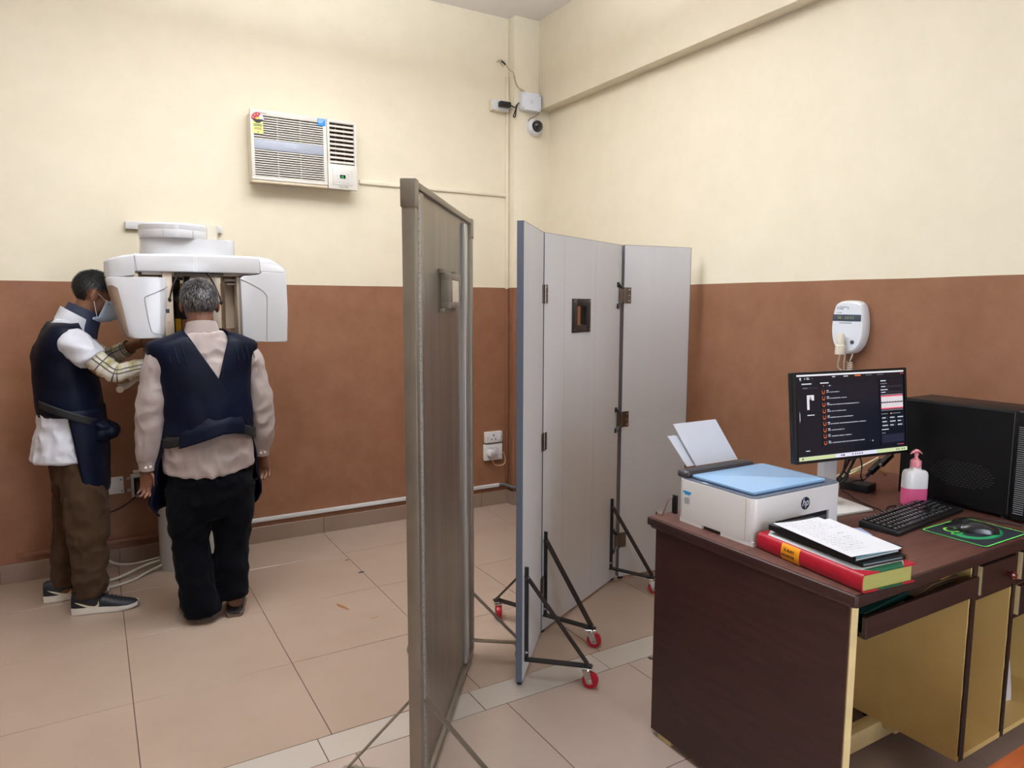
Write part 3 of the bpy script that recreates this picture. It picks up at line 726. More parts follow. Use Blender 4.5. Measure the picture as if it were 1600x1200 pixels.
obj('carton', MB().box(-.04, .04, -.03, .03, 0, .055, bev=.001, seg=1), mat('red_carton', (136, 62, 40), .6), t, world=False); obj('flap', MB().box(-.04, .04, -.032, -.029, .02, .057).xf(Matrix.Rotation(.1, 4, 'X')), mat('tan_carton', (150, 110, 66), .6), t, world=False)
t = thing('paper_bag', 'crumpled white paper bag in the right open shelf of the desk', 'bag', (2.70, 1.20, .130), -.2)
b_ = MB(); R_ = []
for i in range(9):
    z = .21*i/8; q = []
    for k in range(20):
        a = 2*PI*k/20; r = 1+.16*noise.noise(Vector((math.cos(a)*2, math.sin(a)*2, z*14)))-.35*(z/.21)**3
        q.append(Vector((.085*r*math.copysign(abs(math.cos(a))**.6, math.cos(a)), .05*r*math.copysign(abs(math.sin(a))**.6, math.sin(a)), z+.02*noise.noise(Vector((math.cos(a)*3, math.sin(a)*3, 5))) if i else 0)))
    R_.append(q)
obj('bag_body', b_.rings(R_), mat('bag_paper', (214, 208, 206), .6), t, world=False)
obj('bag_mark', MB().lathe([(0, 0), (.010, 0), (.010, .001), (0, .001)], 14, T_axes((-.05, -.0545, .10), (1, 0, 0), (0, 0, 1))), M['black'], t, world=False)
# wooden stool at the lower right edge of the frame
t = thing('wooden_stool', 'orange-brown wooden stool in front of the desk at the right edge', 'stool', (1.96, .575, 0))
SW = wood('orange_wood', (176, 92, 44), (150, 72, 34), (2, 20, 20), .35)
obj('seat', MB().box(1.742, 2.18, .385, .768, .420, .450, bev=.006, seg=3), SW, t)
for (x, y) in ((1.78, .42), (2.14, .42), (1.78, .73), (2.14, .73)): obj('leg', MB().box(x-.018, x+.018, y-.018, y+.018, 0, .420, bev=.003), SW, t)
for y in (.42, .73): obj('stretcher', MB().box(1.79, 2.13, y-.01, y+.01, .14, .17, bev=.002), SW, t)

# ================================================================ printer
PW = mat('printer_white', (226, 223, 220), .38); PGY = mat('printer_grey', (92, 100, 114), .4); PBL = mat('printer_blue', (138, 172, 206), .32); PDK = mat('printer_dark', (66, 62, 64), .4)
t = thing('printer', 'white all-in-one printer with a blue scanner lid on the desk corner', 'printer', (1.90, 1.575, Z))
x0, x1, y0, y1 = 1.692, 2.112, 1.414, 1.736; zt = .948
o_ = rrect(x1-x0, y1-y0, .022, 5, (x0+x1)/2, (y0+y1)/2)
mb = MB(); mb.prism(o_, zt-Z-.012, z0=Z+.012, bev=.0012)
body = obj('body', mb, PW, t)
for (a, b) in ((x0, x0+.15), (x0+.235, x1)): obj('body_skirt', MB().box(a+.002, b-.004, y0+.002, y0+.020, Z, Z+.014), PW, body)
obj('body_skirt', MB().box(x0+.0005, x0+.012, y0+.02, y0+.13, Z, Z+.014), PW, body); obj('body_skirt', MB().box(x0+.0005, x0+.012, y0+.21, y1-.01, Z, Z+.014), PW, body)
obj('base', MB().box(x0+.01, x1-.01, y0+.012, y1-.012, Z, Z+.014), PDK, t)
obj('rim', MB().prism(rrect(x1-x0-.004, y1-y0-.004, .021, 5, (x0+x1)/2, (y0+y1)/2), .0036, z0=zt-.0004, bev=.001), PGY, t)
obj('scanner_lid', MB().prism(rrect(.352, .262, .012, 4, 1.888, 1.568), .0085, z0=zt+.0065, bev=.002), PBL, t)
obj('lid_underside', MB().prism(rrect(.350, .260, .012, 4, 1.888, 1.568), .0055, z0=zt+.001), mat('lid_edge_blue', (52, 78, 112), .5), t)
# rear feed cover
mb = MB()
for (a, b) in ((x0+.004, x1-.085),): mb.box(a, b, 1.700, 1.752, zt, zt+.026, bev=.010, seg=3)
rf = obj('rear_feed_cover', mb, PDK, t)
for k in range(3): obj('feed_rib', MB().box(x0+.02, x1-.10, 1.702+.009*k, 1.7045+.009*k, zt+.0245, zt+.0275), mat('rib_grey', (90, 86, 86), .4), rf)
# seam lines as shallow recesses, output slot, buttons
obj('seam', MB().box(x0-.0003, x0+.001, 1.4455, 1.447, Z+.014, zt-.004), mat('seam_grey', (170, 168, 166), .5), t)
obj('seam', MB().box(x0-.0003, x0+.001, 1.7185, 1.72, Z+.014, zt-.004), mat('seam_grey', (170, 168, 166), .5), t)
obj('output_slot', MB().box(1.79, 2.048, y0-.0006, y0+.03, Z+.013, .866), M['black'], t)
sl_ = mat('slot_grey', (150, 146, 148), .5)
obj('slot_guide', MB().box(1.985, 2.036, y0-.0015, y0+.004, Z+.013, .852, bev=.001), mat('slot_dark', (74, 70, 74), .5), t)
obj('slot_cheek', MB().box(2.040, 2.050, y0-.0012, y0+.02, Z+.013, .866), sl_, t)
for k in range(6):
    obj('panel_button', MB().box(1.699, 1.707, 1.50+.017*k, 1.508+.017*k, zt+.0028, zt+.0042, bev=.0008), mat('button_dark', (70, 78, 92), .4), t)
obj('power_button', MB().box(1.698, 1.708, 1.615, 1.636, zt+.0028, zt+.0046, bev=.001), mat('button_silver', (190, 194, 200), .3), t)
# round maker's badge: blue disc, white slanted letters
bl = mat('badge_blue', (34, 40, 66), .4)
TB = T_axes((1.929, y0-.0008, .9045), (1, 0, 0), (0, 0, 1))
obj('badge', MB().lathe([(0, 0), (.0205, 0), (.0205, .0008), (0, .0008)], 32, TB), bl, t)
text('badge_lettering', 'hp', .034, mat('badge_white', (226, 226, 228), .4), t, TB @ Matrix(((1, .28, 0, -.0015), (0, 1, 0, -.0075), (0, 0, 1, .0011), (0, 0, 0, 1))), align='CENTER')
mb = MB(); xq = x0-.0006
def sq(ya, yb, za, zb_, c, d=0): mb.quadcol([(xq-d, ya, za), (xq-d, yb, za), (xq-d, yb, zb_), (xq-d, ya, zb_)], c)
sq(1.712, 1.676, .903, .910, (44, 150, 210)); sq(1.706, 1.682, .898, .903, (44, 150, 210))
for k in range(5): sq(1.706, 1.684-.004*(k % 2), .885-.0045*k, .887-.0045*k, (120, 130, 140))
obj('side_sticker', mb, M['print'], t, norm=False, label='small blue printed sticker')
# papers standing in the rear feed
def sheet(name, label, c, w, h, lean, cat='paper', rz=0):
    t = thing(name, label, cat, c, rz, 'sheets in the printer feed')
    m = MB(); R_ = []
    for i in range(7):
        z = h*i/6; y = math.sin(lean)*z+.004*(i/6)**2
        R_.append([Vector((-w/2, y, z*math.cos(lean))), Vector((w/2, y, z*math.cos(lean))), Vector((w/2, y+.0012, z*math.cos(lean))), Vector((-w/2, y+.0012, z*math.cos(lean)))])
    obj('sheet', m.rings(R_), M['paper'], t, world=False); return t
sh1 = MB()
def feed_sheet(label, P, th=.001):
    t = thing('paper_sheet', label, 'paper', tuple(Vector(P[3])))
    q = [Vector(p) for p in P]; n = (q[1]-q[0]).cross(q[2]-q[0]).normalized()*th
    obj('sheet', MB().rings([q, [p+n for p in q]]), M['paper'], t)
feed_sheet('taller white sheet standing in the rear feed of the printer', [(1.700, 1.780, 1.125), (1.905, 1.780, 1.125), (1.990, 1.746, .9755), (1.782, 1.746, .9755)], .003)
feed_sheet('shorter white sheet at the left standing behind the taller one in the printer feed', [(1.684, 1.788, 1.083), (1.80, 1.788, 1.083), (1.86, 1.7535, .9755), (1.746, 1.7535, .9755)], .003)
t = thing('printer_lead', 'thin power lead hanging behind the left end of the printer', 'cable', (1.70, 1.77, Z))
obj('plug', MB().box(1.700, 1.712, 1.755, 1.775, .812, .878, bev=.003), M['black'], t)
obj('lead', MB().tube([(1.703, 1.77, .87), (1.692, 1.78, .86), (1.684, 1.79, .83), (1.680, 1.80, .8035), (1.684, 1.828, .806), (1.69, 1.840, .79), (1.70, 1.842, .74), (1.72, 1.842, .4)], .003, 7, smooth=4), mat('pinkish_lead', (120, 92, 88), .5), t)
t = thing('blue_paper', 'pale blue paper slip poking out beside the stacked papers', 'paper', (2.08, 1.36, Z), -.5)
obj('sheet', MB().box(-.06, .06, -.035, .035, .0004, .0016), mat('pale_blue_paper', (168, 186, 222), .6), t, world=False)

# ================================================================ ledger, folders, papers
a6 = math.radians(-6.3)
t = thing('ledger_book', 'thick red-spined ledger with green fore-edge lying on the front corner of the desk', 'book', (1.655, 1.037, Z), a6)
RD = mat('red_cloth', (176, 22, 44), .42, var=.08, vs=30); GR = mat('green_edge_cloth', (22, 92, 60), .5); WH = mat('white_board', (226, 228, 226), .6, var=.03)
w_, l_, h_ = .200, .368, .050
obj('pages', MB().box(.010, w_-.008, .004, l_-.006, .004, h_-.004), mat('yellow_pages', (178, 176, 96), .7, bump=.7, bs=260, stretch=(.05, .05, 8)), t, world=False)
sp_ = []
for k in range(9):
    a = PI/2+PI*k/8; sp_.append((.010+.010*math.cos(a), h_/2+h_/2*math.sin(a)))
inn = [(.010+.006*math.cos(PI/2+PI*k/8), h_/2+(h_/2-.004)*math.sin(PI/2+PI*k/8)) for k in range(9)][::-1]
TS_ = T_axes((0, l_, 0), (1, 0, 0), (0, 0, 1))
spn = obj('spine', MB().prism([(.014, h_)]+sp_+[(.014, 0), (.014, .0035)]+inn+[(.014, h_-.0035)], l_, TS_), RD, t, world=False, label='red cloth spine')
for z in (0, h_-.0038): obj('cover_board', MB().box(.012, w_, 0, l_, z, z+.0036, bev=.001, seg=1), WH, t, world=False, label='white cover board')
for z, d in ((-.0004, 1), (h_-.0036, 1)):
    obj('corner', MB().prism([(.012, -.0008), (.062, -.0008), (.012, .036)], .0044, TR(0, 0, z)), RD, t, world=False, label='red corner')
    obj('corner', MB().prism([(w_+.0008, -.0008), (w_+.0008, .036), (w_-.045, -.0008)], .0044, TR(0, 0, z)), RD, t, world=False, label='red corner')
    obj('edge_strip', MB().prism([(.062, -.0006), (w_-.045, -.0006), (w_-.018, .026), (.036, .026)], .0042, TR(0, 0, z)), GR, t, world=False, label='green edge strip')
    obj('corner', MB().prism([(.012, l_+.0008), (.012, l_-.03), (.055, l_+.0008)], .0044, TR(0, 0, z)), RD, t, world=False, label='red corner')
lb = MB(); R_ = []
for y in (.205, .272):
    R_.append([Vector((.010+.0106*math.cos(a), y, h_/2+(h_/2+.0006)*math.sin(a))) for a in [PI/2+PI*k/10 for k in range(1, 10)]])
obj('spine_label', lb.rings(R_, closed=False), mat('orange_label', (244, 160, 24), .5), t, world=False, label='orange spine label')
TL = T_axes((-.0008, .262, h_*.5), (0, -1, 0), (0, 0, 1))
text('label_lettering', 'X-RAY', .014, dk, t, TL @ TR(0, .004, .0003), world=False); text('label_lettering', 'REGISTER', .011, dk, t, TL @ TR(-.006, -.011, .0003), world=False)
# folders
def folder(label, loc, rz, w, l, h, band=False):
    t = thing('file_folder', label, 'folder', loc, rz)
    obj('cover', MB().box(0, w, 0, l, 0, .0022, bev=.0008, seg=1).box(0, w, 0, l, h-.0022, h, bev=.0008, seg=1).box(-.0015, .001, 0, l, 0, h, bev=.0006, seg=1), mat('black_folder', (22, 22, 26), .4), t, world=False)
    for k in range(3): obj('sheaf', MB().box(.004, w-.012+.003*k, .004+.004*k, l-.004, .003+(h-.006)*k/3, .003+(h-.006)*(k+1)/3-.0005), (mat('sheaf_white', (206, 212, 214), .6), mat('sheaf_teal', (110, 168, 168), .6), mat('sheaf_grey', (150, 150, 154), .6))[k], t, world=False)
    mb = MB().box(w-.006, w+.001, .0, .014, h*.1, h*.9, bev=.001)
    obj('clasp', mb, mat('brass_clasp', (180, 130, 60), .3, metal=1), t, world=False)
folder('lower black folder lying on the red-spined ledger', (1.704, 1.066, Z+.0505), a6-.02, .165, .318, .011)
folder('upper black folder lying under the loose white papers', (1.692, 1.080, Z+.0620), a6+.02, .185, .302, .017)
# loose papers on top
ink = mat('pencil_ink', (150, 152, 172), .7)
def top_sheet(label, loc, rz, w, l, curl, writing=False):
    t = thing('paper_sheet', label, 'paper', loc, rz)
    R_ = []; nx, ny = 8, 8
    f_ = lambda u, v: curl*((u-.5)**2*4*(v)+.4*math.sin(u*5+v*3)*.3+.3)
    top = [[Vector((w*i/nx, l*j/ny, f_(i/nx, j/ny)+.0012)) for i in range(nx+1)] for j in range(ny+1)]
    bot = [[p-Vector((0, 0, .0012)) for p in reversed(r)] for r in top]
    obj('sheet', MB().rings([a+b for a, b in zip(top, bot)]), M['paper'], t, world=False)
    if writing:
        mb = MB(); r2 = random.Random(3)
        for k in range(17):
            v = .94-.05*k; u = .08+r2.random()*.1; ue = .55+r2.random()*.38
            while u < ue:
                du = .015+r2.random()*.05; h1 = .0012+r2.random()*.0014
                pts = [(w*u, l*v), (w*(u+du), l*v+r2.uniform(-.001, .002)), (w*(u+du), l*v+h1), (w*u, l*v+h1*.7)]
                mb.quadcol([(x, y, f_(x/w, y/l)+.0017) for x, y in pts], (96+r2.randint(0, 40), 98+r2.randint(0, 40), 130)); u += du+.008+r2.random()*.03
        obj('handwriting', mb, M['print'], t, world=False, norm=False)
top_sheet('loose white sheet under the handwritten one, above the black folders', (1.680, 1.092, Z+.0795), a6-.10, .18, .265, .002)
top_sheet('white handwritten sheet on top of the stack of papers and folders', (1.662, 1.074, Z+.0835), a6-.06, .172, .290, .003, True)

# ================================================================ monitor
BLw, BRw, TLw = Vector((2.051, 1.545, .988)), Vector((2.592, 1.472, .988)), Vector((2.068, 1.577, 1.302))
mx = (BRw-BLw).normalized(); my = (TLw-BLw); my = (my-my.dot(mx)*mx).normalized()
TM = T_axes(BLw, mx, my); mw, mh = .546, .316
MD = mat('monitor_black', (15, 15, 17), .35)
rz = math.atan2(mx.y, mx.x)
t = thing('monitor', 'black flat monitor with a dark imaging program on screen, on a white foot', 'monitor', (2.33, 1.56, Z), rz)
obj('housing', MB().box(0, mw, 0, mh, -.028, -.004, bev=.004).box(.12, mw-.12, .06, mh-.07, -.045, -.026, bev=.008).xf(TM), MD, t)
bz = MB().box(0, mw, mh-.009, mh, -.006, .001, bev=.001).box(0, mw, 0, .018, -.006, .001, bev=.001).box(0, .012, .016, mh-.008, -.006, .001, bev=.001).box(mw-.010, mw, .016, mh-.008, -.006, .001, bev=.001)
objs('bezel', bz.xf(TM), MD, t)
mb = MB(); dz = [0]
def R(u0, v0, u1, v1, c):
    dz[0] += 1; z = -.0038+.00002*dz[0]
    mb.quadcol([(mw*u0, mh*(1-v1), z), (mw*u1, mh*(1-v1), z), (mw*u1, mh*(1-v0), z), (mw*u0, mh*(1-v0), z)], c)
R(.02, .01, .99, .975, (15, 19, 31)); R(.022, .026, .985, .048, (236, 236, 242)); R(.022, .048, .985, .10, (20, 21, 30))
wt = (210, 214, 224); gy_ = (120, 124, 138); og = (236, 120, 60)
for (u, v, w_, h_, c) in ((.053, .062, .014, .020, wt), (.055, .088, .012, .006, wt), (.095, .062, .004, .022, wt), (.112, .062, .020, .007, wt), (.112, .075, .026, .008, wt), (.158, .068, .006, .010, gy_), (.33, .060, .028, .010, wt), (.43, .060, .040, .010, wt), (.53, .057, .052, .014, og), (.63, .062, .055, .006, gy_), (.73, .062, .06, .006, gy_), (.95, .062, .034, .008, (220, 70, 80)),
    (.07, .125, .082, .013, wt), (.075, .165, .13, .024, (34, 36, 48)), (.077, .173, .04, .008, gy_), (.225, .123, .073, .013, wt), (.23, .150, .72, .69, (19, 23, 36)), (.25, .155, .006, .012, og), (.285, .150, .04, .022, (44, 48, 62)), (.30, .157, .012, .009, wt),
    (.11, .255, .060, .040, (232, 232, 236)), (.11, .27, .020, .145, (226, 226, 232)), (.150, .27, .020, .045, (226, 226, 232)), (.132, .27, .014, .035, (150, 150, 160)), (.11, .470, .06, .010, wt),
    (.044, .43, .005, .12, gy_), (.046, .45, .004, .08, wt), (.075, .855, .055, .020, (34, 38, 54)), (.09, .861, .032, .009, wt)): R(u, v, u+w_, v+h_, c)
for k, (v, e) in enumerate(zip((.226, .295, .366, .439, .508, .579, .649, .717, .79), (.39, .45, .565, .44, .50, .62, .42, .48, .595))):
    R(.236, v-.022, .268, v+.030, (34, 22, 26))
    R(.238, v-.018, .2425, v+.018, (196, 96, 52)); R(.259, v-.018, .2635, v+.018, (196, 96, 52)); R(.2425, v+.014, .259, v+.024, (226, 110, 60))
    R(.278, v-.014, .296, v-.005, wt); R(.278, v+.003, e, v+.012, (176, 180, 192))
    for q in range(8):
        u = .285+(e-.285)*rnd.random(); R(u, v+.003, u+.004, v+.012, (40, 44, 58))
R(.748, .12, .968, .90, (18, 20, 31))
for (u, v, w_, h_, c) in ((.755, .135, .05, .012, wt), (.755, .170, .06, .008, gy_), (.755, .197, .205, .026, (36, 38, 50)), (.76, .204, .04, .009, wt), (.755, .240, .065, .010, wt), (.755, .263, .205, .024, (36, 38, 50)), (.76, .270, .04, .009, wt),
    (.755, .312, .205, .026, (226, 96, 120)), (.755, .338, .205, .052, (120, 96, 108)), (.755, .395, .205, .052, (120, 96, 108)), (.755, .447, .205, .024, (226, 90, 116)), (.755, .520, .06, .009, gy_), (.84, .517, .012, .014, (246, 190, 130)), (.86, .520, .075, .009, gy_),
    (.755, .70, .065, .010, wt), (.755, .74, .035, .010, gy_), (.755, .765, .205, .095, (42, 42, 62)), (.895, .885, .022, .008, gy_), (.918, .885, .04, .009, (226, 66, 80))): R(u, v, u+w_, v+h_, c)
for k in range(16):
    u = .758+.0126*k
    R(u, .328, u+.010, .384+.004*(k % 2), (240, 234, 238)); R(u, .402-.003*(k % 2), u+.010, .456, (240, 232, 236)); R(u+.001, .300, u+.006, .308, wt); R(u+.001, .480, u+.006, .488, wt)
for i in range(3):
    for j in range(3):
        R(.755+.072*j, .555+.044*i, .815+.072*j, .590+.044*i, (38, 40, 52)); R(.758+.072*j, .565+.044*i, .79+.072*j+.01*((i+j) % 3), .576+.044*i, wt)
R(.022, .925, .985, .968, (228, 226, 244)); R(.022, .925, .33, .968, (206, 218, 168)); R(.70, .925, .985, .968, (206, 222, 170))
for u in (.045, .05, .375, .39, .40, .475, .50, .52, .54, .56, .88, .90, .93, .95): R(u, .938, u+.010, .955, (90, 94, 110))
R(.66, .81, .668, .825, wt)
obj('lit_screen', mb.xf(TM), M['screen'], t, norm=False, label='lit screen with a dark imaging program listing bite views')
# stand: column, base
obj('column', MB().box(.205, .275, 0, .205, -.016, .016, bev=.008).xf(T_axes((BLw+mx*.005+Vector((0, .085, -.185))), mx, (0, 0, 1))), mat('stand_grey', (176, 172, 172), .35), t)
ng = Vector((-mx.y, mx.x, 0))
Tb = T_axes(Vector((2.22, 1.56, Z)), mx, Vector((-mx.y, mx.x, 0)))
pb = [(-.02, -.085), (.165, -.085), (.165, .10), (-.02, .10)]
obj('foot_plate', MB().prism([(-.06, -.083), (.158, -.083), (.178, .105), (-.075, .105)], .010, Tb, bev=.003), mat('stand_white', (222, 220, 216), .3), t)
# ================================================================ computer tower
t = thing('computer_tower', 'large black computer tower at the right end of the desk', 'computer', (2.76, 1.33, Z))
x0, x1, y0, y1, z1 = 2.664, 2.860, 1.150, 1.545, 1.180
PCB = mat('pc_black', (9, 9, 11), .38, spec=.35)
obj('case', MB().box(x0+.002, x1, y0, y1, Z+.012, z1, bev=.002), PCB, t)
sdp = obj('side_panel', MB().box(x0, x0+.003, y0+.012, y1-.006, Z+.020, z1-.006, bev=.0012, seg=1), PCB, t)
for (a, b) in ((y0+.03, Z), (y1-.04, Z)):
    for x in (x0+.025, x1-.025): obj('foot', MB().lathe([(0, b), (.016, b), (.014, b+.013), (0, b+.013)], 14, TR(x, a, 0)), M['rubber'], t)
fr = obj('front_panel', MB().box(x0-.004, x1+.004, y0-.045, y0+.002, Z+.006, z1+.002, bev=.006, seg=3), PCB, t)
rib = None
for k in range(42):
    z = Z+.03+.0072*k
    if rib is None: rib = obj('vent_rib', MB().box(x0-.0075, x0+.010, y0-.038, y0-.006, 0, .0034, bev=.001, seg=1), mat('rib_black', (96, 96, 98), .3), fr)
    else: rib = dup_mesh(rib, 'vent_rib', fr)
    rib.location = (0, 0, z)
# perforated vent field, too fine to pick apart
mb = MB()
for i in range(11):
    for j in range(15):
        y = 1.215+.0145*j+(.007 if i % 2 else 0); z = Z+.085+.0085*i
        if ((y-1.32)/.11)**2+((z-(Z+.13))/.05)**2 < 1.0: mb.box(x0-.0009, x0+.001, y-.0045, y+.0045, z-.0014, z+.0014)
obj('vent_field', mb, mat('vent_grey', (40, 40, 42), .3), sdp, kind='stuff')
# ================================================================ keyboard, mouse pad, mouse
ka = math.atan2(.043, .476)
t = thing('keyboard', 'black full-size keyboard lying in front of the soap bottle', 'keyboard', (2.402, 1.334, Z), ka)
KB = mat('keyboard_black', (20, 20, 22), .42); KC = mat('keycap_black', (26, 26, 29), .35); KI = mat('key_legend', (190, 192, 196), .5)
pf = [(-.064, 0), (.064, 0), (.064, .020), (.058, .022), (-.058, .014), (-.064, .010)]
obj('case', MB().prism(pf, .474, T_axes((-.237, 0, 0), (0, 1, 0), (0, 0, 1)), bev=.002), KB, t, world=False)
key = {}
def kz(y): return .0135+(y+.058)*.008/.116
rows = [(-.047, [1.3, 1.3, 1.3, 6, 1.3, 1.3, 1.3, 1.3], [1, 1, 1], [2, 1]), (-.028, [2.2]+[1]*10+[2.8], [1], [1, 1, 1]), (-.009, [1.8]+[1]*11+[2.2], [], [1, 1, 1]), (.010, [1.5]+[1]*12+[1.5], [1, 1, 1], [1, 1, 1, 1]), (.029, [1]*13+[2], [1, 1, 1], [1, 1, 1, 1]), (.051, [1, 1, 1, 1, 1, 1, 1, 1, 1, 1, 1, 1, 1], [1, 1, 1], [1, 1, 1, 1])]
U = .0190
def keycap(x, y, w):
    k = round(w, 1)
    if k not in key:
        a = w*U/2-.0012; b = .0082
        o = obj('key', MB().rings([[Vector((-a, -b, 0)), Vector((a, -b, 0)), Vector((a, b, 0)), Vector((-a, b, 0))], [Vector((-a+.0015, -b+.0015, .0058)), Vector((a-.0015, -b+.0015, .0058)), Vector((a-.0015, b-.001, .0058)), Vector((-a+.0015, b-.001, .0058))]]), KC, t, world=False)
        key[k] = o
    else: o = dup_mesh(key[k], 'key', t)
    o.location = (x, y, kz(y)); o.rotation_euler = (math.atan2(.008, .116), 0, 0)
lg = MB()
for (y, a, b, c) in rows:
    s_ = 15/sum(a) if len(a) != 13 or y < .04 else 15/13.0
    x = -.228
    for w in a: w2 = w*s_; keycap(x+w2*U/2, y, w2); lg.box(x+w2*U*.30, x+w2*U*.30+.004, y-.001, y+.004, kz(y)+.0062, kz(y)+.0066); x += w2*U
    for q, n0 in ((b, .063), (c, .127)):
        xx = n0+(U if len(q) == 1 and q is b else 0)
        for w in q: keycap(xx+w*U/2, y, w); lg.box(xx+w*U*.3, xx+w*U*.3+.004, y-.001, y+.004, kz(y)+.0062, kz(y)+.0066); xx += w*U
obj('key_legends', lg, KI, t, world=False, kind='stuff')
t = thing('mouse_pad', 'black mouse pad with bright green border and swirl under the mouse', 'mouse pad', (2.432, 1.151, Z), 0)
pad = rrect(.262, .198, .014, 4)
obj('pad', MB().prism(pad, .003), mat('pad_black', (24, 26, 40), .7), t, world=False)
mb = MB(); zz = .0032
o1 = rrect(.262, .198, .014, 4); o2 = rrect(.253, .189, .011, 4)
for i in range(len(o1)):
    j = (i+1) % len(o1); mb.quadcol([(*o1[i], zz), (*o1[j], zz), (*o2[j], zz), (*o2[i], zz)], (104, 224, 96))
def swirl(cx, cy, rx, ry, a0, a1, wd, c, dz, n=16):
    for k in range(n):
        p = []
        for (q, r) in ((k, 1), (k+1, 1), (k+1, 1-wd), (k, 1-wd)):
            a = math.radians(a0+(a1-a0)*q/n); p.append((cx+rx*r*math.cos(a), cy+ry*r*math.sin(a), zz+dz))
        mb.quadcol(p, c)
swirl(.0, -.01, .10, .062, 150, 350, .35, (16, 112, 78), .0002); swirl(.0, -.01, .095, .056, 160, 330, .22, (30, 160, 96), .0004)
swirl(-.045, .045, .030, .025, 0, 320, .30, (120, 214, 60), .0004); swirl(-.06, .02, .035, .012, 100, 300, .4, (60, 190, 80), .0005)
obj('printed_border', mb, M['print'], t, world=False, norm=False, label='green printed border and swirl')
gt = mat('pad_green_ink', (110, 190, 70), .6)
text('pad_lettering', 'Razer', .022, gt, t, TR(.062, .02, .0034, math.radians(-38)), world=False); text('pad_lettering', 'Pro', .018, gt, t, TR(.073, -.012, .0034, math.radians(-38)), world=False)
t = thing('computer_mouse', 'black computer mouse resting on the green-edged pad', 'mouse', (2.437, 1.143, Z+.0035), math.radians(132))
R_ = []
for i in range(13):
    u = i/12; x = -.058+.116*u
    wv = .031*(1-.22*math.sin(PI*u)**2*.6)*(math.sin(PI*min(max(u, .03), .97))**.32); hv = .031*(math.sin(PI*min(max(u*.86+.07, .02), .98))**.62)+.002
    R_.append([Vector((x, wv*math.cos(a)*(1 if abs(math.cos(a)) < .99 else 1), hv*max(0, math.sin(a))**.8 if math.sin(a) > 0 else 0)) for a in [2*PI*k/20 for k in range(20)]])
obj('shell', MB().rings(R_), mat('mouse_black', (24, 24, 27), .25, coat=.3), t, world=False, angle=60)
obj('wheel', MB().lathe([(0, -.004), (.009, -.004), (.009, .004), (0, .004)], 16, Matrix.Translation((.034, 0, .027)) @ Matrix.Rotation(PI/2, 4, 'X')), M['rubber'], t, world=False)
bl_ = mat('cable_black', (16, 16, 18), .45)
def cable(label, pts, r=.0028, m=None, name='cable', cat='cable', sm=5):
    o = obj(name, MB().tube(pts, r, 7, smooth=sm), m or bl_); tag(o, label, cat); return o
cable('black mouse lead bunched on the pad and running to the computer tower', [(2.405, 1.185, .815), (2.392, 1.205, .808), (2.41, 1.235, .807), (2.46, 1.225, .808), (2.50, 1.20, .810), (2.52, 1.21, .811), (2.50, 1.232, .808), (2.46, 1.236, .807), (2.50, 1.245, .807), (2.56, 1.235, .806), (2.60, 1.19, .805), (2.625, 1.11, .805), (2.64, 1.07, .806), (2.74, 1.06, .806)], .0022)
cable('thin black keyboard lead curling on the desk by the monitor foot', [(2.36, 1.402, .806), (2.43, 1.43, .803), (2.50, 1.452, .803), (2.46, 1.458, .803), (2.40, 1.430, .803), (2.378, 1.428, .804), (2.40, 1.46, .804), (2.43, 1.55, .804), (2.51, 1.665, .804), (2.53, 1.70, .806)], .0022)
# ---------------------------------------------------------------- soap bottle
t = thing('soap_bottle', 'translucent soap pump bottle half full of pink liquid by the keyboard', 'bottle', (2.566, 1.428, Z), math.radians(-30))
def rr(z, a, b, e=.62, n=32): return [Vector((a*math.copysign(abs(math.cos(q))**e, math.cos(q)), b*math.copysign(abs(math.sin(q))**e, math.sin(q)), z)) for q in [2*PI*k/n for k in range(n)]]
prof = [(0, .038, .021), (.004, .0425, .025), (.015, .0435, .026), (.100, .0435, .026), (.118, .043, .0255), (.128, .040, .024), (.133, .034, .021), (.136, .018, .017), (.140, .0165, .0165), (.146, .0165, .0165)]
zl = .068
def section(p, lo, hi, gap=0):
    out = []
    P_ = [(lo,)+tuple(np_ for np_ in interp(p, lo))]+[q for q in p if lo < q[0] < hi]+[(hi,)+tuple(interp(p, hi))]
    return [rr(z, a-gap, b-gap) for z, a, b in P_]
def interp(p, z):
    for (z0, a0, b0), (z1, a1, b1) in zip(p, p[1:]):
        if z0 <= z <= z1: u = (z-z0)/(z1-z0); return a0+(a1-a0)*u, b0+(b1-b0)*u
    return p[-1][1:]
mtop = mat('frosted_plastic', (236, 233, 232), .3); mpk = mat('pink_liquid', (232, 104, 150), .22)
mtop.node_tree.nodes['Principled BSDF'].inputs['Subsurface Weight'].default_value = .25
mtop.node_tree.nodes['Principled BSDF'].inputs['Subsurface Radius'].default_value = (.02, .02, .02)
mpk.node_tree.nodes['Principled BSDF'].inputs['Subsurface Weight'].default_value = .3
mpk.node_tree.nodes['Principled BSDF'].inputs['Subsurface Radius'].default_value = (.02, .008, .01)
obj('bottle_body', MB().rings(section(prof, zl, .146)), mtop, t, world=False, angle=50)
obj('pink_fill', MB().rings(section(prof, 0, zl)), mpk, t, world=False, label='pink liquid showing through the lower half', angle=50)
PK = mat('pink_plastic', (236, 150, 158), .35)
obj('collar', MB().lathe([(0, .143), (.0175, .143), (.0185, .146), (.0185, .166), (.0165, .170), (.011, .171), (.011, .176), (0, .176)], 24), PK, t, world=False)
pm = obj('pump_stem', MB().lathe([(0, .174), (.0065, .174), (.0055, .184), (.0085, .196), (0, .198)], 16), PK, t, world=False)
R_ = []
for i in range(11):
    u = -1+.2*i; x = .021*u; zc = .2045-.011*u*u; r = .0055*(1-.75*abs(u)**1.5)+.0008
    R_.append([Vector((x, r*1.5*math.cos(a), zc+r*math.sin(a))) for a in [2*PI*k/10 for k in range(10)]])
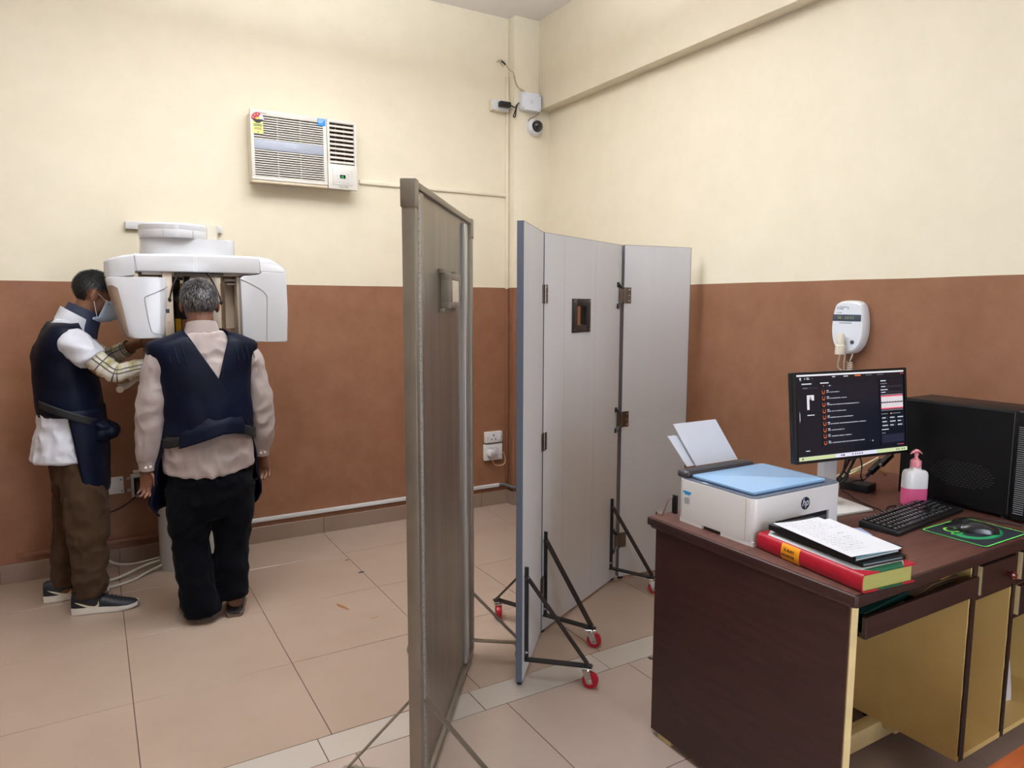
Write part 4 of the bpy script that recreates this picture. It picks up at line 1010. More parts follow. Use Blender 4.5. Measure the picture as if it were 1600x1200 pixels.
obj('pump_head', MB().rings(R_), PK, pm, world=False)
# ---------------------------------------------------------------- leads and power brick behind the monitor
t = thing('power_brick', 'black power brick on the desk behind the printer', 'power adapter', (2.598, 1.668, Z), .2)
obj('case', MB().box(-.042, .042, -.055, .055, 0, .032, bev=.005), M['black'], t, world=False)
obj('label_plate', MB().box(-.03, .03, -.035, .035, .0315, .0324), mat('brick_label', (38, 38, 40), .5), t, world=False)
Y = 1.66
cable('thick black video lead hanging straight down from the monitor', [(2.47, 1.55, 1.03), (2.500, 1.60, .985), (2.525, 1.64, .94), (2.53, Y, .90), (2.51, Y+.01, .86), (2.46, 1.69, .835), (2.43, 1.72, .82), (2.40, 1.74, .808), (2.36, 1.76, .806)], .0055)
cable('black lead crossing leftward below the monitor beside its column', [(2.40, 1.57, 1.0), (2.425, 1.60, .95), (2.44, 1.62, .92), (2.43, 1.63, .89), (2.405, 1.64, .86), (2.40, 1.66, .815), (2.45, 1.70, .806)], .005)
cable('black lead crossing rightward below the monitor beside its column', [(2.39, 1.58, 1.0), (2.405, 1.60, .95), (2.43, 1.62, .905), (2.47, 1.63, .885), (2.475, 1.64, .865), (2.45, 1.66, .84), (2.42, 1.68, .83)], .004)
cable('thin black lead looping in a ring below the monitor', [(2.55, 1.63, .945), (2.51, 1.63, .945), (2.475, 1.64, .925), (2.465, 1.65, .89), (2.475, 1.66, .86), (2.52, 1.67, .835), (2.58, 1.67, .838), (2.63, 1.66, .84), (2.66, 1.65, .87), (2.672, 1.64, .905), (2.668, 1.625, .925)], .0026)
cable('thin black lead arching over the cream leads below the monitor', [(2.53, 1.64, .952), (2.56, 1.64, .935), (2.58, 1.645, .90), (2.585, 1.65, .86), (2.63, 1.67, .825), (2.66, 1.72, .806)], .0026)
t = thing('cream_lead', 'cream leads running across behind the monitor foot to black connectors', 'cable', (2.5, 1.68, .83))
cl = mat('cream_lead', (206, 192, 150), .45)
obj('lead', MB().tube([(2.36, 1.70, .82), (2.42, 1.70, .835), (2.48, 1.69, .862), (2.55, 1.67, .880), (2.60, 1.66, .895), (2.63, 1.64, .915), (2.66, 1.63, .93)], .004, 8, smooth=4), cl, t)
obj('lead', MB().tube([(2.38, 1.71, .812), (2.44, 1.70, .826), (2.50, 1.69, .852), (2.56, 1.68, .866), (2.60, 1.66, .885)], .003, 8, smooth=4), cl, t)
obj('yellow_lead', MB().tube([(2.655, 1.63, .885), (2.69, 1.625, .868), (2.72, 1.63, .85)], .003, 7, smooth=3), mat('yellow_lead', (216, 176, 60), .45), t, label='short yellow lead')
t = thing('video_plug', 'upper black connector plug behind the monitor next to the computer tower', 'connector', (2.70, 1.62, .92), .1)
obj('shell', MB().box(-.045, .045, -.010, .010, -.010, .010, bev=.003).xf(Matrix.Rotation(-.35, 4, 'Y')), M['black'], t, world=False); obj('tip', MB().box(-.058, -.044, -.007, .007, -.007, .007, bev=.001).xf(Matrix.Rotation(-.35, 4, 'Y')), M['steel'], t, world=False)
t = thing('video_plug', 'lower black connector block tied to the cream leads behind the monitor', 'connector', (2.64, 1.625, .895), .1)
obj('shell', MB().box(-.045, .045, -.010, .010, -.011, .011, bev=.003).xf(Matrix.Rotation(-.35, 4, 'Y')), M['black'], t, world=False); obj('strain_relief', MB().tube([(-.045, 0, -.016), (-.07, 0, -.025)], [.008, .0045], 10), M['black'], t, world=False)
# ---------------------------------------------------------------- wall unit above the monitor
TD = T_axes((XR, 1.992, 1.43), (0, -1, 0), (0, 0, 1))       # x to the right along the wall, z out from it
t = thing('wall_control_unit', 'white egg-shaped control unit with coiled cord hanging on the wall above the monitor', 'control unit', (XR, 1.992, 1.31))
def egg(s=1.0, n=8):
    h = [(0, .1215), (.030, .1195), (.054, .112), (.066, .101), (.075, .072), (.0805, .032), (.082, -.004), (.079, -.040), (.069, -.076), (.052, -.101), (.030, -.116), (0, -.1215)]
    P_, _ = spline([Vector((x, y, 0)) for x, y in h], 4)
    o = [(p.x*s, p.y*s) for p in P_]; return o+[(-x, y) for x, y in o[-2:0:-1]]
obj('shell', MB().rings([[TD @ Vector((x*s_, y*s_, z)) for x, y in egg()] for s_, z in ((.94, 0), (1, .012), (1, .034), (.97, .044), (.92, .050))]), M['white'], t, angle=50)
obj('front_plate', MB().prism(egg(.90), .002, TD @ Matrix.Translation((0, 0, .0495)), bev=.0008, seg=1), mat('unit_front', (224, 227, 234), .4), t)
obj('display_strip', MB().box(-.074, .066, .028, .058, .051, .0528, bev=.0006).xf(TD), mat('display_strip', (66, 74, 86), .3), t)
yi = mat('segment_digits', (150, 156, 96), .5); wi = mat('white_ink', (226, 228, 230), .5); di = mat('grey_ink', (70, 74, 84), .5)
text('display_digits', '70', .020, yi, t, TD @ TR(-.050, .037, .0531)); text('display_digits', '4.0 0.5', .017, yi, t, TD @ TR(-.012, .038, .0531))
text('unit_lettering', '2', .016, di, t, TD @ TR(-.055, .082, .0518)); text('unit_lettering', 'Carestream', .008, di, t, TD @ TR(-.043, .090, .0518)); text('unit_lettering', 'Dental', .008, di, t, TD @ TR(-.043, .081, .0518))
text('unit_lettering', 'Y', .016, di, t, TD @ TR(-.004, .080, .0518)); text('unit_lettering', 'CS 2100', .007, di, t, TD @ TR(-.054, .064, .0518))
obj('grey_legend', MB().box(-.040, .022, .017, .022, .0512, .0520).xf(TD), mat('legend_grey', (150, 156, 160), .5), t)
objs('button', MB().lathe([(0, .050), (.009, .050), (.009, .0535), (.006, .054), (.006, .053), (0, .053)], 20, TD @ TR(.030, -.066, 0)), mat('button_dark2', (56, 66, 80), .4), t)
hs = thing('exposure_switch', 'white hand switch hanging in the holder of the wall control unit', 'switch', (XR-.06, 2.02, 1.32))
TG = T_axes(TD @ Vector((-.010, -.072, .078)), (0, 1, 0), (-1, 0, 0))
obj('grip', MB().lathe([(0, -.050), (.021, -.050), (.022, -.044), (.0215, -.010), (.0155, -.006), (.0150, .040), (.013, .045), (0, .046)], 20, TG), M['ivory'], hs)
obj('cradle', MB().box(-.036, .016, -.118, -.062, .049, .0565, bev=.003).xf(TD), M['white'], t)
wc = mat('white_cord', (226, 214, 196), .5)
obj('cord', MB().tube([TD @ Vector(p) for p in [(-.012, -.120, .075), (-.018, -.14, .07), (-.036, -.17, .05), (-.042, -.19, .035), (-.034, -.20, .025), (-.02, -.24, .02)]], .0035, 8, smooth=5), wc, hs)
obj('cord', MB().tube([TD @ Vector(p) for p in [(-.015, -.112, .03), (-.018, -.15, .03), (-.024, -.20, .02), (-.026, -.26, .015)]], .0035, 8, smooth=4), wc, t)
pts = [TD @ Vector((.022, -.105, .03)), TD @ Vector((.022, -.13, .035)), TD @ Vector((.012, -.155, .035))]
pts += [TD @ Vector((.014+.010*math.cos(k*.75), -.160-.0012*k, .035+.010*math.sin(k*.75))) for k in range(70)]
obj('coiled_cord', MB().tube(pts, .0032, 7), wc, t)
# ================================================================ panoramic dental scanner
t = thing('dental_scanner', 'tall white panoramic dental x-ray machine with overhead rotating arm around the patient', 'x-ray machine', (.43, 4.45, 0))
WG = M['whitegloss']; BG = mat('warm_beige_plastic', (206, 188, 166), .3); SMG = mat('machine_seam', (120, 116, 114), .5); UND = mat('machine_underside', (196, 186, 176), .45)
F = 3.76
# column and foot
obj('lower_column', MB().prism(rrect(.318, .26, .12, 10, .429, 4.462), 1.02, bev=.012, z0=0), WG, t)
obj('upper_column', MB().prism(rrect(.17, .17, .03, 5, .570, 4.46), .96, bev=.006, z0=1.01), mat('column_cream', (206, 198, 182), .35), t)
obj('column_seam', MB().box(.60, .603, 4.331, 4.334, .02, 1.0), SMG, t)
obj('column_rail', MB().box(.535, .545, 4.370, 4.378, 1.1, 1.9), mat('rail_grey', (196, 186, 168), .4), t)
# carriage: drum on top, housing beneath running back to the column
obj('carriage', MB().prism([(.229+.0, 3.93)]+[(.36+.131*math.cos(a), 3.93+.131*math.sin(a)) for a in [PI+PI*.5*k/10 for k in range(1, 11)]]+[(.56, 3.795)]+[(.600+.046*math.sin(b), 3.841-.046*math.cos(b)) for b in [PI/2*k/6 for k in range(7)]]+[(.646, 4.40), (.50, 4.40), (.40, 4.05), (.229, 4.02)], .078, z0=1.764, bev=.006), WG, t)
drum = obj('drum', MB().lathe([(0, 1.842), (.153, 1.842), (.155, 1.846), (.155, 1.880), (.1545, 1.8815), (.155, 1.883), (.155, 1.905), (.149, 1.913), (0, 1.916)], 56, TR(.378, 3.925, 0)), WG, t)
mb = MB()
for a0 in (-112, -62): 
    a = math.radians(a0); mb.tube([(.378+.1555*math.cos(a), 3.925+.1555*math.sin(a), 1.845), (.378+.1555*math.cos(a), 3.925+.1555*math.sin(a), 1.880)], .0009, 6)
objs('drum_seam', mb, SMG, drum)
obj('mount_bar', MB().box(.33, .43, 4.06, 4.59, 1.855, 1.885, bev=.004), mat('mount_grey', (190, 188, 186), .45), t)
# rotating arm
def prof_wing(secs):
    """secs: (x, y_front, y_back, z0, z1) sections along x"""
    R_ = []
    for x, ya, yb, z0, z1 in secs:
        r = .012; q = []
        for (cy, cz, a0) in ((yb-r, z1-r, 0), (ya+r, z1-r, 90), (ya+r*.5, z0+r*.5, 180), (yb-r*.5, z0+r*.5, 270)):
            rr_ = r if a0 < 180 else r*.5
            for k in range(4):
                a = math.radians(a0+30*k); q.append(Vector((x, cy+rr_*math.cos(a), cz+rr_*math.sin(a))))
        R_.append(q)
    return MB().rings(R_)
arm = obj('rotating_arm', prof_wing([(.192, F, 4.08, 1.678, 1.760), (.32, F-.004, 4.10, 1.678, 1.764), (.453, F-.006, 4.10, 1.678, 1.766), (.60, F-.004, 4.10, 1.678, 1.766), (.750, F+.002, 4.08, 1.678, 1.765)]), WG, t)
obj('arm_wing', prof_wing([(.1915, F+.002, 4.07, 1.660, 1.759), (.14, F+.014, 4.06, 1.654, 1.750), (.095, F+.034, 4.03, 1.650, 1.738), (.074, F+.060, 3.99, 1.652, 1.730), (.068, F+.095, 3.93, 1.656, 1.724)]), WG, t, angle=45)
obj('arm_seam', MB().tube([(.1925, F-.0008, 1.754), (.200, F-.0008, 1.679)], .0012, 6), SMG, arm)
obj('arm_highlight_joint', MB().box(.4445, .4455, F-.0072, F-.005, 1.680, 1.764).box(.456, .457, F-.0072, F-.005, 1.680, 1.764), mat('joint_highlight', (244, 244, 244), .15), arm, kind='stuff')  # two white lines painting the highlight at the arm's front seam
obj('arm_underside', MB().box(.22, .73, F+.03, 4.06, 1.664, 1.679, bev=.002), UND, t)
obj('underside_rail', MB().box(.36, .58, F+.012, F+.03, 1.664, 1.676, bev=.002), mat('rail_dark', (96, 88, 84), .4), t)
# left head (tapered)
R_ = []
for z, xl, xr in ((1.652, .074, .331), (1.645, .068, .333), (1.60, .076, .332), (1.55, .088, .328), (1.48, .105, .320), (1.42, .120, .313), (1.392, .128, .309), (1.375, .138, .306), (1.366, .152, .302)):
    a = (xr-xl)/2; cx = (xr+xl)/2; q = []
    for k in range(40):
        g_ = 2*PI*k/40; c, s_ = math.cos(g_), math.sin(g_)
        e = .45 if c < 0 else .22
        q.append(Vector((cx+a*math.copysign(abs(c)**e, c), 3.875+.115*math.copysign(abs(s_)**(.55 if c < 0 else .3), s_), z)))
    R_.append(q)
lh = obj('detector_head', MB().rings(R_), WG, t, angle=50)
def strip(name, pts, r, m, par): return obj(name, MB().tube(pts, r, 6, smooth=4), m, par)
strip('panel_groove', [(.326, F-.0005, 1.609), (.28, F-.0005, 1.584), (.232, F-.001, 1.562), (.225, F-.001, 1.550), (.229, F-.0008, 1.51), (.238, F-.0008, 1.44), (.247, F-.0005, 1.395)], .0016, SMG, lh)
strip('panel_groove', [(.247, F-.0005, 1.395), (.27, F-.0005, 1.385), (.305, F+.0003, 1.380)], .0010, SMG, lh)
# glossy inlay following the left side; its beige puts a reflection into the colour
IN = []
for z, xa, xb in ((1.612, .082, .098), (1.600, .080, .116), (1.56, .089, .124), (1.50, .104, .134), (1.44, .119, .143), (1.395, .131, .150), (1.380, .140, .150)):
    IN.append([Vector((xa-.003, F+.050, z)), Vector((xa+.002, F+.018, z)), Vector(((xa+xb)/2, F+.0015, z)), Vector((xb, F-.0022, z)), Vector((xb+.001, F+.006, z)), Vector((xa+.012, F+.045, z))])
obj('side_inlay', MB().rings(IN), mat('beige_reflection', (150, 130, 112), .12), lh, angle=60)
dp = obj('detector_panel', MB().box(.306, .347, F+.012, 3.985, 1.366, 1.678, bev=.004), BG, t)
obj('sensor_window', MB().box(.313, .329, F+.0105, F+.013, 1.484, 1.503), M['black'], dp)
obj('printed_mark', MB().box(.318, .330, F+.0112, F+.0125, 1.432, 1.445).box(.321, .324, F+.0112, F+.0125, 1.405, 1.432), mat('mark_pink', (206, 160, 146), .5), dp, kind='stuff')
# right head
R_ = []
for z, xl, xr, fy in ((1.762, .752, .772, .02), (1.758, .752, .80, .012), (1.735, .752, .842, .006), (1.712, .752, .872, .003), (1.700, .752, .880, .001), (1.690, .753, .881, 0)):
    R_.append([Vector(p) for p in ((xl, F+fy, z), (xr-.012, F+fy, z), (xr, F+fy+.012, z), (xr, 4.06, z), (xr-.02, 4.08, z), (xl, 4.08, z))])
obj('arm_shoulder', MB().rings(R_), WG, t, angle=50)
rh = obj('tube_head', MB().prism([(.655, 1.655), (.655, 1.350), (.662, 1.338), (.80, 1.334), (.868, 1.330), (.877, 1.338), (.881, 1.50), (.881, 1.692), (.752, 1.692), (.752, 1.668), (.672, 1.668)], .33, T_axes((0, F, 0), (1, 0, 0), (0, 0, 1)) @ Matrix.Translation((0, 0, -.33)), bev=.008, seg=3), WG, t)
strip('panel_groove', [(.657, F-.0004, 1.650), (.70, F-.0004, 1.630), (.755, F-.0004, 1.598), (.775, F-.0004, 1.575), (.780, F-.0004, 1.55), (.776, F-.0004, 1.45), (.772, F-.0004, 1.340)], .0017, SMG, rh)
obj('inner_face', MB().box(.642, .656, F+.035, 4.05, 1.365, 1.664, bev=.004), mat('inner_beige', (190, 174, 156), .4), rh)
obj('collimator', MB().box(.600, .650, 3.90, 4.02, 1.40, 1.674, bev=.006), BG, t)
objs('hinge_lug', MB().box(.59, .65, F+.06, F+.12, 1.640, 1.652, bev=.002).box(.60, .65, F+.06, F+.12, 1.622, 1.630, bev=.002), UND, t)
# head supports, light column, mirror, chin rest
for pts in ([(.374, F-.005, 1.679), (.366, F-.006, 1.655), (.350, F-.008, 1.62), (.338, F-.008, 1.58), (.331, F-.008, 1.548)], [(.503, F-.005, 1.679), (.515, F-.006, 1.655), (.536, F-.006, 1.61), (.551, F-.006, 1.57), (.560, F-.006, 1.535)]):
    s_ = obj('temple_support', MB().tube(pts, [.008, .0075, .007, .006, .006], 10, smooth=4, flat=.7), M['blackmetal'], t, label='curved black temple support')
    obj('support_pad', MB().ell(pts[-1], (.008, .010, .012)), M['rubber'], s_)
obj('light_bar', MB().box(.416, .445, 3.95, 3.98, 1.50, 1.668, bev=.003), M['black'], t)
mr = obj('face_mirror', MB().box(.375, .435, 4.30, 4.315, 1.28, 1.66, bev=.003), mat('mirror_black', (20, 16, 16), .12, spec=.7), t)
obj('mirror_arm', MB().box(.40, .52, 4.312, 4.40, 1.44, 1.50, bev=.003), M['black'], t)
obj('indicator_bar', MB().box(.385, .450, 4.285, 4.30, 1.655, 1.690, bev=.002), mat('indicator_dark', (52, 54, 50), .3), t)
obj('yellow_label', MB().box(.402, .430, 4.2975, 4.3005, 1.35, 1.445), mat('yellow_label', (216, 170, 20), .5), mr, label='yellow warning label')
obj('chin_column', MB().box(.235, .315, 4.20, 4.30, 1.11, 1.42, bev=.006), mat('chin_beige', (196, 176, 152), .45), t)
obj('chin_arm', MB().box(.20, .50, 4.02, 4.33, 1.128, 1.152, bev=.005), mat('chin_arm_beige', (208, 200, 186), .4), t)
obj('arm_post', MB().box(.42, .52, 4.28, 4.42, 1.10, 1.16, bev=.005), BG, t)
hd = MB(); R_ = []
for k in range(9):
    u = k/8; x = .098+.092*u; zc = 1.118+.048*u**1.3; h = .020*math.sin(PI*min(max(.12+.80*u, .02), .98))**.6+.004
    R_.append([Vector((x, 3.96+.045*math.cos(a), zc+h*math.sin(a))) for a in [2*PI*q/16 for q in range(16)]])
hg_ = obj('hand_grip', hd.rings(R_), mat('grip_white', (226, 222, 220), .3), t, label='white curved patient hand grip', angle=60)
obj('grip_link', MB().tube([(.175, 3.99, 1.155), (.20, 4.02, 1.145), (.24, 4.05, 1.140)], .011, 10), mat('grip_link', (200, 190, 176), .4), t)
obj('grip_hub', MB().lathe([(0, -.02), (.016, -.02), (.018, 0), (.016, .012), (0, .014)], 18, T_axes((.105, 3.915, 1.114), (1, 0, 0), (0, 0, 1))), BG, hg_)
o = obj('floor_cable', MB().tube([(.275, 4.46, .045), (.18, 4.43, .035), (.05, 4.36, .016), (-.02, 4.36, .010), (-.05, 4.33, .009), (-.03, 4.27, .009), (.04, 4.26, .009), (.13, 4.31, .009), (.20, 4.385, .012), (.275, 4.41, .03)], .007, 8, smooth=6), mat('grey_cable', (190, 182, 166), .5))
tag(o, 'pale grey cable looping on the floor at the foot of the scanner', 'cable')
o = obj('wall_cable', MB().tube([(.275, 4.48, .055), (.12, 4.47, .045), (.02, 4.50, .07), (-.03, 4.55, .15), (-.05, 4.595, .26), (-.05, 4.60, .40)], .007, 8, smooth=6), mat('grey_cable_dull', (176, 166, 148), .5))
tag(o, 'pale grey cable rising up the wall behind the standing technician', 'cable')
# ================================================================ people
def ering(c, a, b, n=28, e=1.0, ax=Vector((1, 0, 0)), ay=Vector((0, 1, 0))):
    c = Vector(c); o = []
    for k in range(n):
        q = 2*PI*k/n; cs, sn_ = math.cos(q), math.sin(q)
        o.append(c+ax*a*math.copysign(abs(cs)**e, cs)+ay*b*math.copysign(abs(sn_)**e, sn_))
    return o
def loft(mb, secs, n=28, e=.9):
    """secs: (z, cx, cy, a, b)"""
    return mb.rings([ering((cx, cy, z), a, b, n, e) for z, cx, cy, a, b in secs])
def remesh(mb, vox, smooth=3, wr=None, fac=.5):
    """fuse overlapping shells into one skin; wr = list of (amp, scale, stretch vector, ridged)"""
    bmesh.ops.recalc_face_normals(mb.bm, faces=mb.bm.faces)
    me = bpy.data.meshes.new('tmp'); mb.bm.to_mesh(me); mb.bm.free()
    ob = bpy.data.objects.new('tmp', me); COL.objects.link(ob)
    r = ob.modifiers.new('r', 'REMESH'); r.mode = 'VOXEL'; r.voxel_size = vox
    s = ob.modifiers.new('s', 'SMOOTH'); s.iterations = smooth; s.factor = fac
    m2 = bpy.data.meshes.new_from_object(ob.evaluated_get(bpy.context.evaluated_depsgraph_get()))
    bpy.data.objects.remove(ob); bpy.data.meshes.remove(me)
    if wr:
        ns = [v.normal.copy() for v in m2.vertices]
        for v, nn in zip(m2.vertices, ns):
            d = 0
            for amp, sc, st, ridged in wr:
                p = Vector((v.co.x*st[0], v.co.y*st[1], v.co.z*st[2]))*sc
                q = noise.noise(p); d += amp*((.5-abs(q)*1.6) if ridged else q)
            v.co += nn*d
    return m2
def meshobj(name, me, m, parent, label=None, angle=80, kind=None):
    I = inv_of(parent)
    if I is not None: me.transform(I)
    me.materials.clear(); me.materials.append(m); finish(me, angle); me.name = name
    o = bpy.data.objects.new(name, me); COL.objects.link(o); o.parent = parent
    if label: o['label'] = label
    if kind: o['kind'] = kind
    return o
def limb(mb, pts, rs, n=16, sm=4, flat=1.0): return mb.tube(pts, rs, n, smooth=sm, flat=flat)
def hand(mb, T, sc=1.0, curl=.5, mirror=1, spread=1.0):
    """palm with four fingers and a thumb; local x = towards fingertips, y = thumb side, z = back of hand"""
    P = lambda x, y, z: T @ Vector((x*sc, y*sc*mirror, z*sc))
    mb.rings([[P(x, w*math.cos(a), th*math.sin(a)) for a in [2*PI*k/14 for k in range(14)]] for x, w, th in ((-.02, .024, .020), (0, .028, .019), (.03, .038, .017), (.06, .041, .015), (.085, .040, .012), (.094, .034, .008))])
    for y, L, r in ((.029, .068, .0085), (.010, .078, .009), (-.010, .072, .0085), (-.029, .056, .0075)):
        pts = []; x, z, ang = .075, -.001, 0
        pts.append(P(x-.02, y*.9, z)); pts.append(P(x, y, z))
        for q, f in enumerate((.45, .32, .23)):
            ang += curl*(.55 if q == 0 else .75); x += L*f*math.cos(ang); z -= L*f*math.sin(ang); pts.append(P(x, y*(1+.12*spread*(q+1)*.6), z))
        limb(mb, pts, [r*sc*1.05, r*sc*1.05, r*sc, r*sc*.92, r*sc*.8], 10, 3)
    limb(mb, [P(.012, .020, -.006), P(.035, .042, -.012), P(.055, .053, -.020), P(.078, .052, -.026)], [.012*sc, .0115*sc, .0105*sc, .0085*sc], 10, 3)
def head(mb, T):
    """x forward, y left, z up; origin mid-head"""
    E_ = lambda c, r, R=None: mb.ell(T @ Vector(c), r, (T.to_3x3() @ (R or Matrix.Identity(3))), 18, 12)
    E_((-.010, 0, .028), (.095, .077, .084)); E_((.020, 0, -.030), (.070, .063, .075)); E_((.052, 0, -.085), (.034, .034, .024))
    E_((.040, 0, .030), (.052, .060, .050)); E_((.074, 0, .016), (.016, .048, .012))
    for s_ in (-1, 1):
        E_((.052, .040*s_, -.022), (.030, .022, .024))
        mb.ell(T @ Vector((-.004, .079*s_, -.010)), (.020, .009, .033), T.to_3x3() @ Matrix.Rotation(.3*-s_, 3, 'Z') @ Matrix.Rotation(-.2, 3, 'Y'), 12, 8)
    mb.rings([[T @ Vector((x+.004*math.cos(a)*1, w*math.sin(a), z+.0*a)) if False else T @ Vector((.070+(x-.070)*max(0, math.cos(a)) if math.cos(a) > 0 else .070+.01*math.cos(a), w*math.sin(a), z)) for a in [2*PI*k/12 for k in range(12)]] for z, x, w in ((.020, .088, .009), (.0, .097, .010), (-.020, .108, .014), (-.034, .110, .018), (-.042, .096, .016))])
    E_((.083, 0, -.062), (.012, .024, .006)); E_((.081, 0, -.072), (.012, .020, .007))
def facial(parent, T, lipm):
    """eyes, brows and lips as parts of the body"""
    for s_ in (-1, 1):
        c = T @ Vector((.079, .032*s_, .002))
        e = obj('eye', MB().ell(c, (.0115, .0115, .0115)), mat('eye_white', (216, 208, 200), .2), parent)
        obj('iris', MB().ell(T @ Vector((.0872, .032*s_, .002)), (.004, .005, .005)), mat('iris_dark', (30, 18, 12), .15), e)
        obj('eyebrow', MB().tube([T @ Vector(p) for p in ((.088, .016*s_, .020), (.086, .034*s_, .026), (.074, .052*s_, .020))], [.004, .0045, .0025], 8, smooth=3, flat=.7), mat('brow_hair', (22, 18, 18), .7), parent)
    obj('lips', MB().tube([T @ Vector(p) for p in ((.082, -.023, -.068), (.0925, -.010, -.0655), (.094, 0, -.0665), (.0925, .010, -.0655), (.082, .023, -.068))], [.002, .005, .0058, .005, .002], 8, smooth=3), lipm, parent)
def hair(T, keep, cols, n, L, seed, parent, crown, lift=.35, undercoat=(30, 28, 28), label='hair'):
    """scalp cap plus short strands combed away from the crown"""
    r0 = random.Random(seed); c0 = Vector((-.010, 0, .030)); rad = Vector((.0985, .0808, .088))
    cap = MB(); cap.ell((0, 0, 0), (1, 1, 1), nu=48, nv=32); bm = cap.bm
    dl = []
    for v in bm.verts:
        d = v.co.copy(); v.co = Vector((c0.x+d.x*rad.x, c0.y+d.y*rad.y, c0.z+d.z*rad.z))
    bmesh.ops.delete(bm, geom=[v for v in bm.verts if not keep(v.co)], context='VERTS')
    for v in bm.verts: v.co = T @ v.co
    hc = obj('hair', cap, mat('scalp_hair', undercoat, .75, bump=.8, bs=400), parent, label=label, angle=80)
    ms = [MB() for _ in cols]
    cr = Vector(crown)
    cnt = 0
    while cnt < n:
        d = Vector((r0.gauss(0, 1), r0.gauss(0, 1), r0.gauss(0, 1))).normalized()
        p = Vector((c0.x+d.x*rad.x, c0.y+d.y*rad.y, c0.z+d.z*rad.z))
        if not keep(p): continue
        cnt += 1
        nn = Vector((d.x/rad.x, d.y/rad.y, d.z/rad.z)).normalized()
        tg = (p-cr); tg = (tg-tg.dot(nn)*nn); tg = tg.normalized() if tg.length > 1e-4 else nn.orthogonal()
        tg = (tg+Vector((r0.gauss(0, .30), r0.gauss(0, .30), r0.gauss(0, .30)))); tg = (tg-tg.dot(nn)*nn).normalized()
        sd = nn.cross(tg)*.0009; l = L*r0.uniform(.6, 1.2)
        q = p+tg*l*.55+nn*l*lift*.7; z_ = p+tg*l+nn*l*lift
        mi = min(len(cols)-1, int(r0.random()**(1.0 if p.z < .045 and p.x < .03 else 1.9)*len(cols)))
        bm = ms[mi].bm
        V = [bm.verts.new(T @ w_) for w_ in (p-sd, p+sd, q+sd*.8, q-sd*.8, z_)]
        bm.faces.new(V[:4]); bm.faces.new((V[3], V[2], V[4]))
    for m_, c in zip(ms, cols): obj('hair_strands', m_, mat('hair_strand', c, .5), hc, kind='stuff', norm=False)
def half_shell(secs, a0, a1, n=48, e=.9):
    R_ = []
    for z, cx, cy, a, b in secs:
        q = []
        for k in range(n+1):
            g_ = math.radians(a0+(a1-a0)*k/n); c, s_ = math.cos(g_), math.sin(g_)
            q.append(Vector((cx+a*math.copysign(abs(c)**e, c), cy+b*math.copysign(abs(s_)**e, s_), z)))
        R_.append(q)
    mb = MB(); mb.rings(R_, closed=False); return mb
def dense(secs, step=.02):
    out = []
    for s0, s1 in zip(secs, secs[1:]):
        k = max(1, int(abs(s1[0]-s0[0])/step))
        for i in range(k):
            u = i/k; out.append(tuple(a+(b-a)*u for a, b in zip(s0, s1)))
    out.append(secs[-1]); return out
def cut(mb, co, no):
    bmesh.ops.bisect_plane(mb.bm, geom=mb.bm.verts[:]+mb.bm.edges[:]+mb.bm.faces[:], plane_co=Vector(co), plane_no=Vector(no), clear_outer=True)
def shell(name, mb, m, parent, th=.006, label=None, wr=None):
    bm = mb.bm; bmesh.ops.recalc_face_normals(bm, faces=bm.faces); bm.normal_update()
    if wr:
        for v in bm.verts: v.co += v.normal*sum(amp*noise.noise(Vector((v.co.x*st[0], v.co.y*st[1], v.co.z*st[2]))*sc) for amp, sc, st in wr)
    o = obj(name, mb, m, parent, label=label, angle=50)
    s = o.modifiers.new('thickness', 'SOLIDIFY'); s.thickness = th; s.offset = 0
    return o
def fabric(name, rgb, rgb2, weave=260, rough=.85, vs=9, bump=.35):
    m = mat(name, rgb, rough, rgb2=rgb2, vs=vs, bump=bump, bs=weave, spec=.25 if sum(rgb) > 100 else .08); m.node_tree.nodes['Principled BSDF'].inputs['Sheen Weight'].default_value = .12 if sum(rgb) > 200 else .03; return m
SK1 = mat('skin_patient', (112, 72, 52), .5, var=.12, vs=18); SK2 = mat('skin_technician', (128, 84, 60), .48, var=.12, vs=18)
NV = mat('navy_apron', (10, 18, 42), .5, rgb2=(5, 8, 20), vs=4, bump=.12, bs=90, spec=.14); NVd = mat('navy_apron_trim', (10, 15, 32), .5); BK = mat('black_webbing', (14, 14, 18), .7)
SHIRT = fabric('taupe_shirt', (168, 154, 148), (150, 136, 132)); COAT = fabric('white_coat', (204, 204, 210), (194, 194, 202)); NTR = fabric('navy_trousers', (8, 9, 16), (6, 7, 12)); BTR = fabric('brown_trousers', (72, 52, 34), (60, 42, 26))
WR = lambda a: [(a*1.1, 8, (1, 1, 2.0), False), (a*1.1, 15, (1.2, 1.2, .9), True)]
# ---------------------------------------------------------------- the patient, seen from behind
py = 3.62; pcx = .458
t = thing('person', 'grey-haired person seen from behind in taupe shirt and navy lead apron at the scanner', 'person', (.46, py, 0))
TH_ = Matrix.Translation((.449, py+.045, 1.527)) @ Matrix.Rotation(PI/2, 4, 'Z') @ Matrix.Rotation(math.radians(6), 4, 'Y')
b = MB()
head(b, TH_)
limb(b, [(.449, py+.01, 1.30), (.448, py+.005, 1.40), (.449, py+.025, 1.49)], [.070, .056, .056])
tor = [(.60, pcx, py, .150, .105), (.70, pcx, py, .165, .115), (.90, pcx, py, .155, .110), (1.10, pcx, py, .155, .110), (1.25, pcx, py, .165, .100), (1.33, pcx, py, .150, .075), (1.375, pcx, py, .09, .055)]
loft(b, tor)
LA = [(.275, py, 1.315), (.237, py-.005, 1.19), (.222, py-.005, 1.05), (.202, py+.01, .90), (.192, py+.02, .79), (.193, py+.022, .752)]
